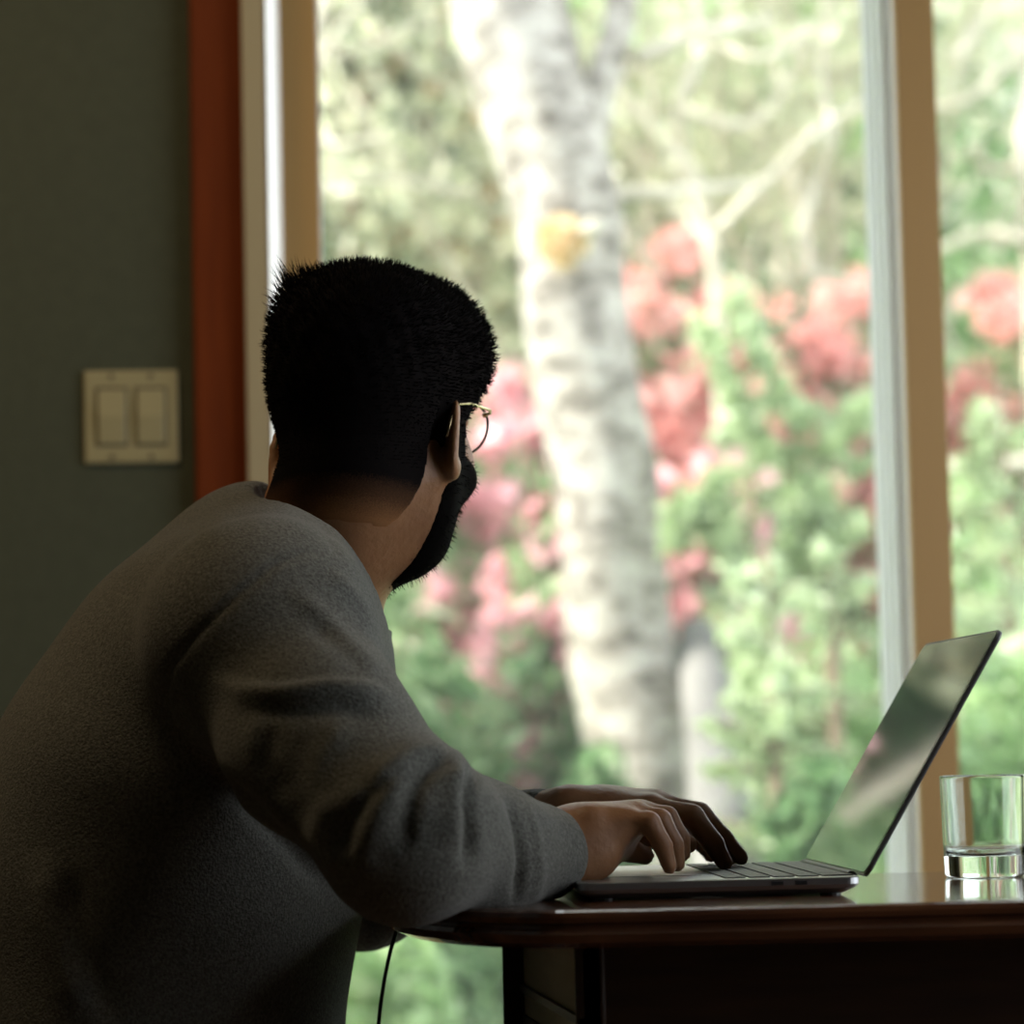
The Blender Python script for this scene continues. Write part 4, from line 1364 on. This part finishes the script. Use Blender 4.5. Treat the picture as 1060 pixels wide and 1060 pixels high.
# a slender tree whose pale limbs arch across the upper part of the big pane
LD_ = 8.2
c = P(742, 900, LD_)
at_ = empty('arching_tree', (c.x, LD_, float(ground_z(c.x, LD_)))); tag(at_, 'slender tree with arching cream limbs across the top of the big pane', 'tree')
i5 = at_.location
def limb(pts, r0_, r1_, name='limb', D=LD_):
    mb = MB(); ps = smooth_path([Vector(P(x, y, D + .1 * math.sin(x))) - i5 for x, y in pts], 5)
    mb.tube(ps, list(np.linspace(r0_, r1_, len(ps))), 8); mb.build(name, M['twig'], at_, smooth=True)
limb([(742, 1120), (738, 800), (748, 520), (738, 260), (712, 190), (703, 110), (722, 60), (718, -30)], .026, .015, 'trunk')
for pts_ in ([(738, 250), (720, 180), (690, 150), (640, 85)], [(640, 75), (690, 55), (725, 40), (790, 60), (850, 20)], [(740, 240), (790, 190), (840, 140), (900, 100), (960, 60)],
             [(832, 285), (828, 240), (845, 190), (860, 140), (850, 70), (858, -30)], [(745, 260), (700, 215), (660, 195)], [(705, 110), (760, 130), (800, 110), (830, 50)],
             [(832, 285), (870, 290), (930, 300)]):
    limb(pts_, .015, .008)
rt_ = empty('arching_tree', (P(1030, 900, 8.6).x, 8.6, float(ground_z(P(1030, 900, 8.6).x, 8.6)))); tag(rt_, 'slender tree with pale limbs high in the narrow right pane', 'tree')
i5 = rt_.location; at_ = rt_
limb([(1080, 1040), (1075, 600), (1070, 300), (1060, 150), (1075, 0)], .035, .022, 'trunk', 8.6)
for pts_ in ([(1066, 50), (1030, 80), (990, 110), (950, 105)], [(1060, 170), (1025, 175), (1005, 150)], [(1068, 250), (1020, 240), (970, 260)], [(990, 60), (1020, 20), (1050, -20)]):
    limb(pts_, .017, .010, 'limb', 8.6)
lt_ = empty('arching_tree', (P(330, 900, 8.4).x, 8.4, float(ground_z(P(330, 900, 8.4).x, 8.4)))); tag(lt_, 'slender tree with pale twigs at the upper left corner of the big pane', 'tree')
i5 = lt_.location; at_ = lt_
limb([(300, 1060), (305, 600), (310, 300), (320, 80), (340, -20)], .035, .02, 'trunk', 8.4)
for pts_ in ([(318, 90), (345, 40), (380, -10)], [(312, 200), (370, 185), (430, 190), (480, 200)], [(315, 130), (350, 150), (400, 140)], [(320, 60), (380, 50), (440, 20)]):
    limb(pts_, .012, .007, 'twig', 8.4)

# --- big leafy trees behind everything
def tree(label, px, D, h, wd, leafm, n, seed, lsize=.10):
    c = P(px, 775, D); z0 = float(ground_z(c.x, D))
    root = empty('leafy_tree', (c.x, D, z0)); tag(root, label, 'tree', 'leafy trees at the back of the garden')
    rs = random.Random(seed)
    mb = MB(); mb.tube([(0, 0, -.1), (rs.uniform(-.2, .2), 0, h * .4), (rs.uniform(-.3, .3), 0, h * .9)], [.16, .12, .05], 10)
    blobs = []
    for k in range(16):
        a = rs.uniform(0, 6.283); rr = rs.uniform(.1, .7) * wd; z = h * rs.uniform(.12, .95)
        blobs.append(((rr * math.cos(a), rr * math.sin(a), z), (wd * .42, wd * .4, h * .13)))
        mb.tube([(0, 0, z * .7), blobs[-1][0]], [.04, .015], 6)
    mb.build('trunk', M['bark'], root, smooth=True)
    V_, F_ = leaves(np.concatenate([blobpts(c_, r_, n // 16, .3) for c_, r_ in blobs]), lsize)
    mesh_obj('foliage', V_, F_, leafm, root)
bg = [(100, 12, 5.4, 1.3, 'leaf_dark', 'beyond the switch wall'), (-120, 11, 5.2, 1.3, 'leaf_mid', 'furthest to the left'), (250, 14, 5.5, 1.3, 'leaf_mid', 'far left'), (390, 13, 5.4, 1.1, 'leaf_dark', 'behind the black hair'), (470, 15, 6.0, 1.3, 'leaf_mid', 'just left of the birch top'),
      (600, 16, 6.2, 1.3, 'leaf_dark', 'directly behind the birch'), (700, 14.5, 5.4, 1.1, 'leaf_mid', 'just right of the birch'),
      (800, 16, 6.0, 1.3, 'leaf_lime', 'in the middle of the big pane, light green'), (900, 14, 5.2, 1.1, 'leaf_mid', 'behind the white window post'),
      (1010, 15.5, 6.0, 1.3, 'leaf_mid', 'in the narrow right pane'), (1130, 14, 5.5, 1.3, 'leaf_lime', 'right of the frame edge'), (530, 19, 6.5, 1.6, 'leaf_dark', 'furthest back at centre left'),
      (740, 20, 6.5, 1.7, 'leaf_dark', 'furthest back at centre'), (950, 20, 6.5, 1.7, 'leaf_dark', 'furthest back at right'), (340, 19, 6.5, 1.7, 'leaf_dark', 'furthest back at left')]
for k, (px, D, h, wd, lf, lab) in enumerate(bg):
    tree('leafy background tree ' + lab, px, D, h, wd, M[lf], 5200, 91 + k, .10)
